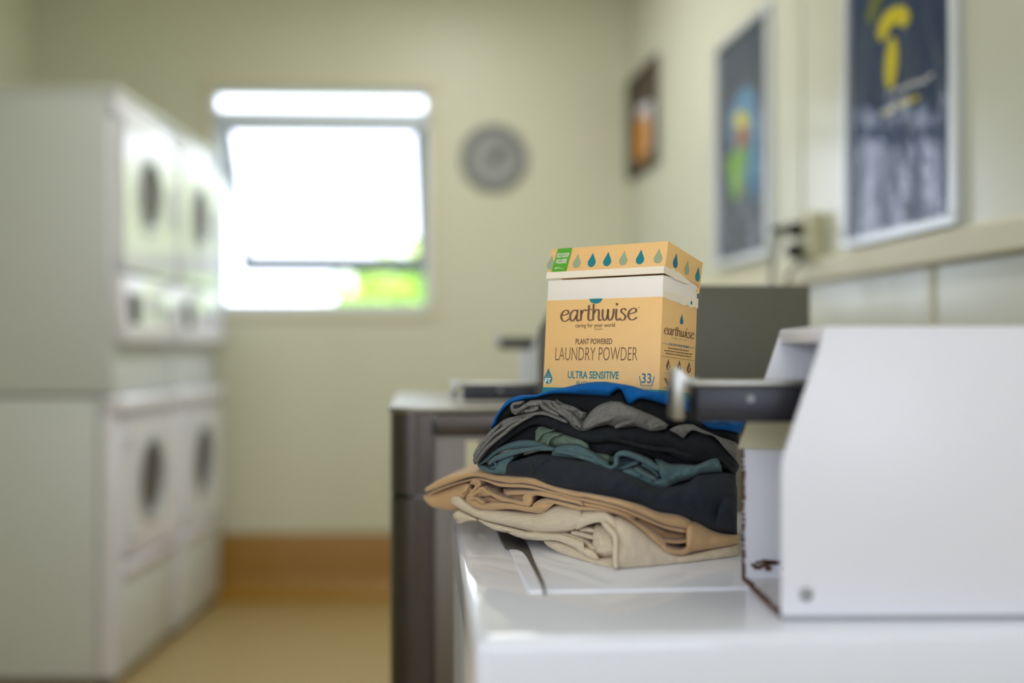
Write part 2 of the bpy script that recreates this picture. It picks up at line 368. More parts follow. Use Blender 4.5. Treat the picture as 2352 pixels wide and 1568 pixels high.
sheet_shape(t, 'film', [(x0+.015, z0+.015), (x1-.015, z0+.015), (x1-.015, z1-.015), (x0+.015, z1-.015)], m_film, .012)
# small brown picture near the corner
x0 = rw(1449, 400)[0]; x1 = rw(1514, 380)[0]; z0, z1 = 1.97, 2.50
za = rw(1480, 395)[1]; zb = rw(1480, 158)[1]; z0, z1 = za, zb
t = framed(x0, x1, z0, z1, .02, 'small brown and orange framed picture on right wall beside the back corner', name='framed_picture', cat='picture', fm=m_brownp)
sheet_shape(t, 'print', [(x0+.01, z0+.01), (x1-.01, z0+.01), (x1-.01, z1-.01), (x0+.01, z1-.01)], m_brownp, .004)
W_, H_ = x1-x0, z1-z0
sheet_shape(t, 'white_patch', [(x0+W_*a, z0+H_*b) for a, b in [(.25, .25), (.75, .15), (.8, .62), (.3, .68)]], m_paper, .005)
sheet_shape(t, 'orange_patch', [(x0+W_*a, z0+H_*b) for a, b in [(.22, .2), (.5, .08), (.72, .25), (.68, .5), (.4, .58), (.25, .5)]], m_orange, .006)
# clock
cc = P(1134, 365, hitx(1134)-.012); Mk = Matrix.Translation(cc)
t = thing('wall_clock', (cc.x, cc.y, cc.z-.155), 'round grey wall clock on back wall to the right of the window', 'clock')
nb = (MB.to_3x3() @ Vector((0, -1, 0)))
G().lathe([(.15, -.01), (.157, 0), (.157, .02), (.150, .030), (.128, .030), (.122, .022), (.12, .016)], cc-nb*.0, nb, 56).out('rim', m_clockrim, t, smooth=False, auto=35)
G().lathe([(.126, .012), (.126, .018)], cc, nb, 48).out('face', m_clockface, t)
for nm, ang, L, wd in (('hour_hand', 35, .062, .014), ('minute_hand', 62, .09, .010)):
    Mh = MB.copy(); Mh.translation = cc+nb*.022; g = G(); a = math.radians(ang)
    Mh = Mh @ Matrix.Rotation(a, 4, 'Y'); g.box(-wd/2, wd/2, -.002, .001, -.02, L, .0008); g.out(nm, m_hand, t, M=Mh)
G().lathe([(.02, .016), (.02, .026), (.012, .03)], cc, nb, 20).out('hub', m_hand, t)
for i in range(12):
    Mh = MB.copy(); Mh.translation = cc; Mh = Mh @ Matrix.Rotation(2*math.pi*i/12, 4, 'Y'); G().box(-.004, .004, -.0195, -.0175, .098, .114).out('hour_mark', m_clockrim, t, M=Mh)
# power outlet, plugs and cords
ox, oz = rw(1878, 545)
t = thing('power_outlet', MR @ Vector((ox, 0, oz-.05)), 'cream surface-mounted power outlet on ledge rail of right wall', 'outlet')
G().box(ox-.062, ox+.05, -.032, 0, oz-.062, oz+.062, .005).out('back_box', m_outlet, t, M=MR)
G().box(ox-.064, ox+.052, -.038, -.031, oz-.064, oz+.064, .003).out('face_plate', m_outlet, t, M=MR)
for dz in (.03, -.035): G().box(ox-.02, ox+.0, -.041, -.037, oz+dz+.015, oz+dz+.03, .001).out('switch', m_outlet, t, M=MR)
def cord(pz, px0, label, L_, pts):
    q = MR @ Vector((px0, -.05, pz))
    t = thing('power_lead', q, label, 'cable', 'power cords at the outlet')
    G().lathe([(.020, .0), (.021, .014), (.016, .034), (.010, L_-.012), (.007, L_)], MR @ Vector((px0, -.040, pz)), MR.to_3x3() @ Vector((-.12, -1, 0)), 20).out('plug', m_black, t, auto=40)
    G().tube([MR @ Vector((px0-.12*L_, -.038-L_, pz))]+pts, .0062).out('cable', m_cord, t, smooth=True)
d1 = hitx(1850, 'right')-.09
z_a = oz+.022; z_b = oz-.035
cord(z_a, ox-.022, 'upper black plug with grey cord looping down behind the dark machine', .078, [P(1815, 522, d1), P(1792, 545, d1-.05), P(1778, 585, d1-.1), P(1773, 650, d1-.12), P(1772, 800, d1-.12)])
cord(z_b, ox-.022, 'lower black plug with cord curling down below the first plug', .034, [P(1838, 598, d1), P(1818, 622, d1-.05), P(1808, 655, d1-.08), P(1806, 800, d1-.1)])

# ------------------------------------------------------------------ stacked dryers on the left (local: front face at x=0 looking to +x, y along the row)
DW, DD = .655, .74
def disc_glass(g, yc, zc, r, x, flat=.82):            # round pane, cut flat at its foot
    pts = []
    for i in range(44):
        a = 2*math.pi*i/44; z = r*math.sin(a); pts.append((yc+r*math.cos(a), zc+max(z, -r*flat)))
    g.prism(pts, x-.004, x+.003, 'x')
def ring(g, yc, zc, r0, r1, x0, x1, n=44):
    v = []; f = []
    for i in range(n):
        a = 2*math.pi*i/n
        for (r, x) in ((r0, x0), (r0, x1), (r0+(r1-r0)*.5, x1+.006), (r1, x1), (r1, x0)): v.append((x, yc+r*math.cos(a), zc+r*math.sin(a)))
    for i in range(n):
        for k in range(5): f.append((i*5+k, ((i+1) % n)*5+k, ((i+1) % n)*5+(k+1) % 5, i*5+(k+1) % 5))
    g.add(v, f)
def plate_with_hole(g, y0, y1, z0, z1, x0, x1, yc, zc, r, n=44):
    """door slab with a round opening"""
    v = []; f = []
    for i in range(n):
        a = 2*math.pi*i/n; c, s = math.cos(a), math.sin(a)
        k = min(((y1-yc) if c > 0 else (yc-y0))/max(abs(c), 1e-6), ((z1-zc) if s > 0 else (zc-z0))/max(abs(s), 1e-6))
        for x in (x0, x1):
            v.append((x, yc+r*c, zc+r*s)); v.append((x, yc+k*c, zc+k*s))
    for i in range(n):
        j = (i+1) % n
        f += [(i*4+2, i*4+3, j*4+3, j*4+2), (i*4, j*4, j*4+1, i*4+1), (i*4, i*4+2, j*4+2, j*4), (i*4+1, j*4+1, j*4+3, i*4+3)]
    g.add(v, f)
def upper_dryer(loc, label):
    t = thing('tumble_dryer', loc, label, 'dryer', 'upper tumble dryers'); K = dict(local=True)
    G().box(-DD, -.03, .004, DW-.004, 0, 1.02, .006).out('cabinet', m_enamel_side, t, **K, auto=40)
    G().box(-DD-.004, .006, 0, DW, 1.02, 1.046, .008).out('top_cap', m_enamel_side, t, **K, auto=40)
    G().box(-.03, -.004, .008, DW-.008, .96, 1.02, .006).out('top_fascia', m_enamel, t, **K, auto=40)
    G().box(-.035, -.012, .006, DW-.006, 0, .17, .004).out('kick_panel', m_enamel_side, t, **K, auto=40)
    g = G(); plate_with_hole(g, .03, DW-.02, .425, .95, -.03, .016, DW*.47, .714, .135)
    d = g.out('door', m_enamel, t, **K)
    g = G(); ring(g, DW*.47, .714, .118, .150, .0, .020); g.out('door_ring', m_gasket, d, **K, auto=50)
    g = G(); disc_glass(g, DW*.47, .714, .134, .006); g.out('door_glass', m_glass_dark, d, **K)
    G().box(.012, .03, DW-.075, DW-.045, .62, .78, .005).out('door_handle', m_gasket, d, **K, auto=40)
    # control fascia leans back towards its top
    g = G(); g.prism([(-.03, .17), (.028, .175), (.034, .20), (.012, .41), (-.03, .415)], .006, DW-.006, 'y', .004); c = g.out('control_panel', m_enamel, t, **K, auto=40)
    G().box(.016, .036, .055, .145, .24, .345, .006).out('coin_slot', m_black, c, **K, auto=40)
    for i in range(3): G().lathe([(.016, 0), (.014, .018), (.004, .02)], (.02, .30+i*.09, .30), (1, 0, .1), 18).out('button', m_gasket, c, **K, auto=40)
    return t
def lower_dryer(loc, label):
    t = thing('front_load_dryer', loc, label, 'dryer', 'lower front-load dryers'); K = dict(local=True)
    G().box(-DD, -.066, .004, DW-.004, .03, .985, .006).out('cabinet', m_enamel_side, t, **K, auto=40)
    G().box(-.062, -.002, .0, DW, .03, .93, .01).out('front_frame', m_enamel, t, **K, auto=40)
    G().box(-.064, .03, .0, DW, .925, .99, .022, 4).out('top_lip', m_enamel, t, **K, auto=40)
    g = G(); plate_with_hole(g, .05, DW-.03, .43, .90, -.003, .02, DW*.48, .683, .145); d = g.out('door', m_enamel, t, **K)
    g = G(); ring(g, DW*.48, .683, .132, .165, .0, .024); g.out('door_ring', m_gasket, d, **K, auto=50)
    g = G(); disc_glass(g, DW*.48, .683, .144, .008, .95); g.out('door_glass', m_glass_dark, d, **K)
    for z in (.50, .83): G().box(.012, .026, .055, .078, z-.03, z+.03, .004).out('hinge', m_gasket, d, **K, auto=40)
    G().box(-.003, .022, .05, DW-.03, .365, .41, .008).out('drawer_pull', m_enamel, t, **K, auto=40)
    G().box(-.003, .008, .03, DW-.03, .06, .36, .004).out('kick_panel', m_enamel_side, t, **K, auto=40)
    for (x, y) in ((-.05, .05), (-.05, DW-.05), (-DD+.05, .05), (-DD+.05, DW-.05)): G().lathe([(.025, 0), (.02, .03)], (x, y, 0), (0, 0, 1), 14).out('foot', m_black, t, **K)
    return t
FX = -1.338
lo = lower_dryer((FX, 3.85, 0), 'white front-load dryer under the nearer stacked dryer, at left edge')
o = dup(lo, (FX+.004, 3.85+.68, 0)); o['label'] = 'white front-load dryer at the bottom of the stack beside the window wall'
up = upper_dryer((FX, 3.85, .995), 'white tumble dryer on top of the nearer stack at left edge')
o = dup(up, (FX-.004, 3.85+.68, .995)); o['label'] = 'white tumble dryer on top of the farther stack, just left of the window'

# ------------------------------------------------------------------ washers (local: x towards the wall, y away along the row, z up)
def rowM(x, y, slope=.081):
    e1 = Vector((-slope, 1, 0)).normalized(); e0 = Vector((e1.y, -e1.x, 0)); M = Matrix.Identity(4)
    for i in range(3): M[i][0] = e0[i]; M[i][1] = e1[i]; M[i][3] = (x, y, 0)[i]
    return M
ZD = .915
M1 = rowM(-.0253-.004, .905)
W1 = thing('washing_machine', (-.0253, .907, 0), 'glossy white top-load washer in the foreground carrying the clothes stack', 'washing machine')
G().box(.003, .66, .002, .684, .03, ZD-.056, .008, 4).out('cabinet', m_enamel, W1, M=M1, auto=40)
G().box(0, .665, 0, .686, ZD-.06, ZD, .012, 5).out('top_panel', m_deck, W1, M=M1, auto=60)
G().box(.058, .40, .165, .60, ZD-.004, ZD+.0022, .0022, 3).out('lid', m_deck, W1, M=M1, auto=60)
for (x, y) in ((.06, .06), (.6, .06), (.06, .62), (.6, .62)): G().lathe([(.025, 0), (.02, .03)], (x, y, 0), (0, 0, 1), 14).out('foot', m_black, W1, M=M1)
A_ = lambda pts: [(960+.16579*x, 1040+.16579*y) for x, y in pts]
B_ = lambda pts: [(1300+.18494*x, 1040+.18494*y) for x, y in pts]
C_ = lambda pts: [(1080+.15944*x, 860+.15944*y) for x, y in pts]
D_ = lambda pts: [(1380+.15947*x, 860+.15947*y) for x, y in pts]
hp = A_([(1085, 1030), (1110, 1110), (1145, 1200), (1205, 1300), (1270, 1330), (1370, 1340), (1440, 1365), (1490, 1420), (1530, 1490), (1600, 1620), (1690, 1800), (1740, 1930), (1755, 1945), (1770, 1935), (1740, 1800), (1680, 1660), (1620, 1530), (1560, 1370), (1510, 1270), (1440, 1180), (1340, 1120), (1240, 1060)])
hpw = [on_z(x, y, ZD+.002) for x, y in hp]
g = G(); g.prism([(q.x, q.y) for q in hpw], ZD-.001, ZD+.0032, 'z'); g.out('lid_handle_and_gap_shade', m_dark, W1)  # flat dark piece: plastic handle recess plus the lid gap's shadow line as colour
# coin meter case on the near washer
def coin_case(parent, x0, xb, x1, z0, zb, z1, y, depth, m, mi, skew=.02):
    prof = [(x0, z0), (x0, zb), (xb, z1), (x1, z1), (x1, z0)]
    S_ = Matrix.Identity(4); S_[1][0] = skew; S_ = Matrix.Translation((0, -skew*x0, 0)) @ S_
    g = G()
    g.prism(prof, y, y+.004, 'y', .0015); g.prism(prof, y+depth-.004, y+depth, 'y', .0015)
    g.box(xb, x1, y+.002, y+depth-.002, z1-.004, z1, .001); g.box(x1-.004, x1, y+.002, y+depth-.002, z0, z1)
    g.box(x0, x1, y+.002, y+depth-.002, z0, z0+.004)
    # rolled lips round the open front
    g.box(xb-.002, xb+.012, y+.002, y+depth-.002, z1-.014, z1-.002, .001)
    c = g.out('coin_case', m, parent, M=S_, auto=40)
    g = G(); g.box(x0+.085, x0+.09, y+.005, y+depth-.005, z0+.004, z1-.016); g.out('inner_plate', mi, c, M=S_)
    return c, S_
cc1, S1 = coin_case(W1, .2286, .267, .64, ZD, 1.05, 1.165, .965, .165, m_case, m_black)
g = G(); q = [P(x, y, 1.118) for x, y in ((1722, 962), (1835, 966), (1812, 1032), (1698, 1030))]
g.add(q+[v+Vector((0, .006, 0)) for v in q], [(0, 1, 2, 3), (4, 7, 6, 5), (0, 4, 5, 1), (1, 5, 6, 2), (2, 6, 7, 3), (3, 7, 4, 0)]); g.out('bracket', m_cream, cc1)
g = G()
rnd = random.Random(5)
for i in range(26):                                    # chipped, rusty front edge of the far side panel
    z = ZD+.003+i*.0052; wv = rnd.uniform(.0006, .0022); g.box(.2282, .2286+wv, 1.1248, 1.1306, z, z+rnd.uniform(.003, .0055))
for i in range(30):                                    # and of the floor plate
    y = .97+i*.0053; wv = rnd.uniform(.001, .0045); g.box(.2280, .2290+wv, y, y+rnd.uniform(.003, .006), ZD+.001, ZD+.0052)
for i in range(14): x = .236+rnd.random()*.036; z = ZD+.010+rnd.random()*.010; g.box(x, x+.003+rnd.random()*.006, 1.1245, 1.1262, z, z+.001+rnd.random()*.003)
g.out('rust', m_rust, cc1)
g = G(); g.box(.2275, .645, .9642, .9665, ZD, ZD+.0042, .0008); g.out('base_gasket', m_screw, cc1, M=S1)
sc = P(1851, 1365, .9655)
G().lathe([(.0065, -.001), (.0062, .0015), (.004, .0028)], (sc.x, .9665, sc.z), (0, -1, 0), 24).out('screw', m_screw, cc1, auto=40)
def slide(parent, x0, x1, y0, y1, z0, z1, tip):
    s = G().box(x0, x1, y0, y1, z0, z1-.004, .002).out('coin_slide', m_slide, parent, auto=40)
    G().box(x0-.004, x1-.01, y0-.003, y1+.003, z1-.004, z1+.001, .0015).out('slide_cover', m_chrome, parent, auto=40)
    h = tip
    prof = [(x0-.020, z0+.002), (x0-.020, z1+h), (x0-.017, z1+h+.003), (x0-.013, z1+h+.002), (x0-.008, z1+h*.55), (x0+.002, z1+.003), (x0+.006, z1), (x0+.006, z1-.004), (x0-.006, z1-.005), (x0-.010, z1-.012), (x0-.010, z0+.002)]
    G().prism(prof, y0+.006, y1-.006, 'y', .0008).out('slide_handle', m_chrome, parent, auto=40)
    for fx in (.35, .7): G().lathe([(.004, 0), (.003, .0015)], (x0+(x1-x0)*fx, y0, (z0+z1)/2+.003), (0, -1, 0), 14).out('rivet', m_screw, parent)
slide(cc1, .166, .305, 1.022, 1.075, 1.0795, 1.116, .010)

# second machine: dark steel
M2 = rowM(-.196, 1.825); Z2 = 1.052
W2 = thing('washing_machine', (-.196, 1.825, 0), 'dark stainless steel top-load washer behind the white one', 'washing machine')
def corner_wrap(z0, z1, r=.052, run=.062):
    pts = []
    for i in range(11): a = math.pi+math.pi/2*i/10; pts.append((r+r*math.cos(a), r+r*math.sin(a)))
    pts = [(0, .60)]+pts+[(run+.006, 0), (run+.006, .03), (.03, .05), (.03, .60)]
    return pts
G().box(.04, .70, .010, .675, .03, Z2-.042, .004).out('cabinet', m_steel, W2, M=M2, auto=40)
g = G(); g.prism(corner_wrap(0, 0), .03, .906, 'z'); g.out('lower_front', m_steel_dark, W2, M=M2, auto=40)
g = G(); g.prism(corner_wrap(0, 0), .911, Z2-.008, 'z'); g.out('upper_front', m_steel_dark, W2, M=M2, auto=40)
pts = [(0-.003, .66)]+[(.055-.003+.055*math.cos(math.pi+math.pi/2*i/10), .055-.003+.055*math.sin(math.pi+math.pi/2*i/10)) for i in range(11)]+[(.70, -.003), (.70, .66)]
g = G(); g.prism(pts, Z2-.010, Z2, 'z', .004, 3); g.out('top_panel', m_deckst, W2, M=M2, auto=40)
G().box(.072, .70, -.001, .02, Z2-.045, Z2-.010, .003).out('top_rail', m_steel_dark, W2, M=M2, auto=40)
q = [P(x, y, 1.828) for x, y in ((1070, 1012), (1100, 1012), (1100, 1080), (1070, 1080))]
g = G(); g.box(q[0].x, q[1].x, 1.826, 1.829, q[2].z, q[0].z, .0005); g.out('sticker', m_cream, W2)
cc2, S2 = coin_case(W2, .047, .086, .50, Z2, 1.18, 1.2535, 1.90, .165, m_grey_case, m_black)
slide(cc2, -.085, .10, 1.955, 2.01, 1.058, 1.088, .006)
sc = P(1772, 652, 1.93); G().lathe([(.006, 0), (.0055, .004), (.002, .006)], (sc.x, 1.93, 1.2535), (0, 0, 1), 18).out('screw', m_chrome, cc2, auto=40)

# third machine, mostly hidden
M3 = rowM(-.262, 2.62); Z3 = 1.0
W3 = thing('washing_machine', (-.262, 2.62, 0), 'farthest washer of the row, only its pale coin case and black slide showing', 'washing machine')
G().box(.01, .70, 0, .685, .03, Z3-.03, .015, 3).out('cabinet', m_enamel, W3, M=M3, auto=40)
G().box(0, .70, -.003, .69, Z3-.035, Z3, .012, 3).out('top_panel', m_enamel, W3, M=M3, auto=40)
cc3, S3 = coin_case(W3, .042, .075, .46, Z3, 1.13, 1.215, 2.78, .165, m_enamel_side, m_black)
x0 = (1150-CX)/F*2.86
G().box(x0, .12, 2.84, 2.88, 1.148, 1.176, .002).out('coin_slide', m_black, cc3, auto=40)
G().box(x0-.012, x0, 2.842, 2.878, 1.150, 1.190, .002).out('slide_handle', m_chrome, cc3, auto=40)
G().box((1196-CX)/F*2.86, (1214-CX)/F*2.86, 2.845, 2.875, Z3, 1.148, .002).out('slide_post', m_case, cc3, auto=40)

# ------------------------------------------------------------------ the pile of clothes
def cloth_mat(name, col, scale, bump=.35, var=.06, sheen=.25, ribs=None, vs=45):
    m = mat(name, col, .88, bump=bump, bscale=scale, spec=.25, sheen=sheen, var=var, vscale=vs, detail=5)
    nt = m.node_tree; b = nt.nodes['Principled BSDF']; b.inputs['Sheen Roughness'].default_value = .5
    if ribs:
        wv = nt.nodes.new('ShaderNodeTexWave'); wv.inputs['Scale'].default_value = ribs; wv.inputs['Distortion'].default_value = 1.5; wv.inputs['Detail'].default_value = 2; wv.bands_direction = 'DIAGONAL'
        tc = nt.nodes.new('ShaderNodeTexCoord'); nt.links.new(tc.outputs['Object'], wv.inputs['Vector'])
        b2 = nt.nodes.new('ShaderNodeBump'); b2.inputs['Strength'].default_value = .5; b2.inputs['Distance'].default_value = .0015
        old = b.inputs['Normal'].links[0].from_socket; nt.links.new(wv.outputs['Fac'], b2.inputs['Height']); nt.links.new(old, b2.inputs['Normal']); nt.links.new(b2.outputs[0], b.inputs['Normal'])
    return m
c_towel = cloth_mat('cream_terry', srgb(226, 208, 180), 900, .5, ribs=150)
c_tan = cloth_mat('tan_cotton', srgb(194, 158, 114), 700, .2)
c_navy = cloth_mat('charcoal_navy_twill', srgb(36, 40, 48), 700, .2, sheen=.04)
c_teal = cloth_mat('teal_jersey', srgb(78, 102, 106), 800, .15, sheen=.08)
c_green = cloth_mat('sage_jersey', srgb(96, 114, 100), 800, .15, sheen=.08)
c_char = cloth_mat('charcoal_knit', srgb(32, 35, 39), 900, .3, sheen=.03, ribs=420)
c_grey = cloth_mat('heather_grey_jersey', srgb(118, 116, 113), 900, .5, sheen=.08, var=.6, vs=420)
c_black = cloth_mat('black_jersey', srgb(20, 22, 25), 800, .2, sheen=.02)
c_blue = cloth_mat('royal_blue_jersey', srgb(0, 88, 158), 800, .15, sheen=.0)
def lerp(a, b, t): return a+(b-a)*t
def d_low(px):                                         # depth of the front of the two lowest folds
    t = px-1415; s = math.sqrt(t*t+30*30)
    return 1.160+.00068*(s-t)/2+.00031*(s+t)/2
def d_up(px):                                          # and of the shirts above them
    t = px-1450; s = math.sqrt(t*t+90*90)
    return 1.190+.00047*(s-t)/2+.00030*(s+t)/2
def resample(pts, n):
    pts = smooth_path([Vector((p[0], p[1], 0)) for p in pts], 8)
    L = [0]
    for i in range(1, len(pts)): L.append(L[-1]+(pts[i]-pts[i-1]).length)
    o = []; k = 0
    for i in range(n+1):
        s = L[-1]*i/n
        while k < len(L)-2 and L[k+1] < s: k += 1
        o.append(pts[k].lerp(pts[k+1], 0 if L[k+1] == L[k] else min(1, (s-L[k])/(L[k+1]-L[k]))))
    return o
def matched(pts, n):
    q = smooth_path([Vector((p[0], p[1], 0)) for p in pts], 16); m = len(q)-1
    return [q[min(m-1, int(i*m/n))].lerp(q[min(m-1, int(i*m/n))+1], i*m/n-min(m-1, int(i*m/n))) for i in range(n+1)]
class Cloth:
    def __init__(s, dfun): s.g = G(); s.dfun = dfun; s.k = 0
    def fold(s, top, bot, off=0.0, bulge=None, ext=.12, drop=.006, M=12, amp=.0015, freq=.05, ends=.012, df=None, rise=0.0, zmin=None, sq=.75):
        df = df or s.dfun; s.k += 1
        span = max(abs(top[-1][0]-top[0][0])+abs(top[-1][1]-top[0][1]), abs(bot[-1][0]-bot[0][0])+abs(bot[-1][1]-bot[0][1]))
        N = max(10, min(170, int(span/3.5)))
        if len(top) == len(bot): T, Bt = matched(top, N), matched(bot, N)
        else: T, Bt = resample(top, N), resample(bot, N)
        V = []; Fc = []; R_ = M+3
        for i in range(N+1):
            t, b = T[i], Bt[i]; h = (t-b).length/F*1.2
            bu = (h*.85 if bulge is None else bulge*1.3); bu = min(bu, max(h*1.1, .003))
            e = min(i, N-i)/F*3.5*1.2; en = ends*(1-math.sqrt(max(0, 1-(1-min(1, e/max(ends, 1e-4)))**2))) if ends else 0
            ring = []
            for j in range(M+1):
                u = j/M; f = (1-math.cos(math.pi*u))/2*.6+u*.4
                q = t.lerp(b, f); d = lerp(df(t.x), df(b.x), f)+off+bu*(1-max(0, math.sin(math.pi*u))**sq)+en
                w_ = math.sin(math.pi*u)
                d += w_*(amp*1.5*noise.noise(Vector((q.x*freq, q.y*freq*1.6, s.k*7.3)))+amp*.8*noise.noise(Vector((q.x*freq*2.7, q.y*freq*3.1, s.k*3.1)))+min(amp, .002)*.35*noise.noise(Vector((q.x*.16+q.y*.11, q.y*.22, s.k*1.7))))
                p = P(q.x, q.y, d)
                if zmin is not None: p.z = max(p.z, zmin)
                ring.append(p)
            a, c = ring[0], ring[-1]
            # the fold carries on backwards into the pile
            bt = a+Vector((.02, ext, -drop)); bb = c+Vector((.02, ext, 0)); bb.z = min(c.z+.002, bt.z-.001)
            if zmin is not None: bb.z = max(bb.z, zmin); bt.z = max(bt.z, bb.z+.0005)
            V += [bt]+ring+[bb]
        for i in range(N):
            for j in range(R_):
                k = (j+1) % R_
                Fc.append((i*R_+j, i*R_+k, (i+1)*R_+k, (i+1)*R_+j))
        Fc.append(tuple(range(R_))); Fc.append(tuple(N*R_+j for j in range(R_))[::-1])
        s.g.add(V, Fc)
    def sheet(s, path, th, off=0.0, ext=.08, **k):       # an edge of cloth seen end-on, th pixels thick
        q = resample(path, max(12, len(path)*8)); top = []; bot = []
        for i, p in enumerate(q):
            t = (q[min(i+1, len(q)-1)]-q[max(i-1, 0)]).normalized(); n = Vector((t.y, -t.x, 0))
            tk = th*(1-.5*(abs(2*i/(len(q)-1)-1))**6)
            top.append((p.x+n.x*tk/2, p.y+n.y*tk/2)); bot.append((p.x-n.x*tk/2, p.y-n.y*tk/2))
        s.fold(top, bot, off, ext=ext, drop=0.0, M=8, amp=k.pop('amp', .0006), ends=.003, **k)
    def done(s, name, m, label, cat):
        o = s.g.out(name, m, None, smooth=True); o.data.set_sharp_from_angle(angle=math.radians(70))
        return tag(o, label, cat)
DK = ZD+.0025
# --- cream towel
c = Cloth(d_low)
c.fold(A_([(455, 625), (560, 590), (700, 700), (850, 780), (1100, 790), (1400, 820), (1650, 830), (1760, 790), (1900, 715), (2050, 730), (2260, 790)])+B_([(130, 715), (330, 712), (480, 722), (600, 790), (690, 860)]),
       A_([(450, 690), (640, 810), (900, 925), (1200, 1000), (1500, 1070), (1700, 1110), (2000, 1110), (2200, 1050), (2292, 990)])+B_([(120, 965), (300, 885), (440, 868), (540, 950), (605, 1010), (640, 1040)]), .006, ext=.16, zmin=DK)
c.fold(B_([(585, 800), (700, 820), (870, 900), (1050, 1050), (1230, 1190), (1400, 1260), (1600, 1245), (1850, 1190), (2145, 1130)]),
       B_([(605, 1490), (660, 1490), (860, 1462), (1060, 1440), (1260, 1415), (1450, 1393), (1650, 1368), (1900, 1338), (2145, 1305)]), .004, bulge=.008, ext=.18, drop=0, amp=.003, freq=.018, zmin=DK, sq=.5)
c.sheet(B_([(450, 860), (530, 940), (600, 1020), (618, 1130), (612, 1280), (618, 1380), (622, 1440)]), 14, -.003, ext=.1, zmin=DK)
c.fold(B_([(345, 905), (400, 880), (470, 900), (550, 960), (605, 1020)]), B_([(320, 1230), (370, 1300), (430, 1310), (520, 1300), (612, 1280)]), .016, ext=.10, zmin=DK, amp=.004)
c.sheet(B_([(-60, 1010), (90, 1060), (220, 1110), (350, 1200)]), 12, .022, zmin=DK)
c.sheet(B_([(60, 985), (180, 1010), (350, 1060)]), 11, .026, zmin=DK)
c.sheet(B_([(160, 950), (260, 950), (350, 970)]), 11, .028, zmin=DK)
c.fold(A_([(840, 915), (1000, 965), (1200, 1010), (1500, 1075), (1640, 1100)]), A_([(830, 930), (950, 1010), (1080, 1070), (1250, 1105), (1560, 1085)]), .012, ext=.14, zmin=DK)
c.fold(A_([(1230, 1100), (1500, 1085), (1800, 1110), (2000, 1130), (2292, 1225)])+B_([(150, 1140), (320, 1205), (400, 1290)]),
       A_([(1330, 1150), (1500, 1200), (1750, 1215), (1950, 1225), (2292, 1375)])+B_([(130, 1200), (300, 1305), (420, 1325)]), .010, ext=.14, zmin=DK)
c.fold(A_([(1740, 1230), (1850, 1210), (2100, 1280), (2292, 1385)])+B_([(170, 1230), (350, 1310), (500, 1310), (605, 1290)]),
       A_([(1790, 1285), (1950, 1380), (2100, 1455), (2292, 1535)])+B_([(150, 1355), (400, 1445), (520, 1475), (628, 1492)]), .012, ext=.16, zmin=DK, amp=.0025, freq=.12)
c.fold(A_([(485, 850), (560, 795), (700, 860), (835, 920)]), A_([(490, 880), (540, 925), (680, 935), (830, 940)]), .012, ext=.12, zmin=DK)
c.fold(A_([(535, 935), (590, 890), (660, 905), (760, 925)]), A_([(545, 965), (600, 975), (660, 950), (760, 940)]), .016, ext=.10, zmin=DK)
c.done('towel', c_towel, 'cream knitted towel at the bottom of the pile on the washer lid', 'towel')
# --- tan trousers
c = Cloth(d_low); o2 = .000
L0 = [(0, 445), (200, 490), (560, 560), (930, 650), (1150, 730), (1400, 770), (1560, 840)]
c.fold(A_([(95, 490), (330, 350), (540, 290), (740, 250), (900, 258), (1100, 300), (1400, 320), (1600, 340), (1800, 430), (2000, 490), (2260, 545)])+B_(L0[1:]),
       A_([(105, 545), (400, 440), (600, 372), (760, 332), (900, 342), (1050, 382), (1300, 422), (1500, 425), (1800, 500), (2000, 565), (2260, 620)])+B_([(200, 545), (600, 640), (900, 748), (1200, 878), (1400, 925), (1555, 950)]), .004, ext=.18, bulge=.006, amp=.001)
c.fold(A_([(140, 560), (420, 452), (640, 385), (800, 352), (950, 370), (1150, 420), (1500, 440), (1750, 500), (2000, 565), (2260, 630)])+B_([(200, 555), (600, 650), (900, 755), (1190, 885), (1300, 930)]),
       A_([(160, 580), (430, 470), (640, 405), (790, 380), (950, 402), (1150, 468), (1500, 485), (1750, 535), (2000, 600), (2260, 668)])+B_([(200, 600), (600, 690), (860, 790), (1120, 900), (1300, 955)]), .008, ext=.16, amp=.0008)
c.fold(A_([(1190, 540), (1400, 520), (1700, 545), (2000, 610), (2260, 680)])+B_([(200, 612), (500, 672), (720, 740), (860, 800)]),
       A_([(1230, 590), (1420, 580), (1700, 570), (2000, 650), (2260, 722)])+B_([(200, 655), (480, 705), (690, 765), (850, 830)]), .008, ext=.14, amp=.0008)
c.fold(A_([(1750, 640), (1900, 660), (2080, 700), (2260, 745)])+B_([(200, 668), (480, 712), (700, 770), (880, 868), (1050, 960), (1200, 1070), (1240, 1120)]),
       A_([(1760, 700), (1900, 705), (2060, 750), (2260, 800)])+B_([(200, 712), (460, 722), (680, 775), (870, 890), (1060, 1070), (1200, 1190), (1260, 1225)]), .003, ext=.14, amp=.001)
c.fold(B_([(1490, 850), (1620, 850), (1800, 950), (1960, 1000), (2145, 1022)]), B_([(1490, 1255), (1600, 1235), (1750, 1205), (1930, 1175), (2145, 1125)]), .002, bulge=.014, ext=.16, amp=.002, freq=.02, sq=.5)
c.fold(B_([(1180, 1125), (1300, 1190), (1440, 1205), (1530, 1140)]), B_([(1185, 1185), (1270, 1235), (1450, 1268), (1575, 1215)]), .000, ext=.12)
c.sheet(B_([(1190, 1090), (1350, 1108), (1470, 1098), (1545, 1070)]), 8, .012)
c.fold(B_([(1080, 880), (1250, 960), (1400, 985), (1540, 1000)]), B_([(1190, 1080), (1280, 1090), (1400, 1092), (1530, 1075)]), .03, ext=.10)
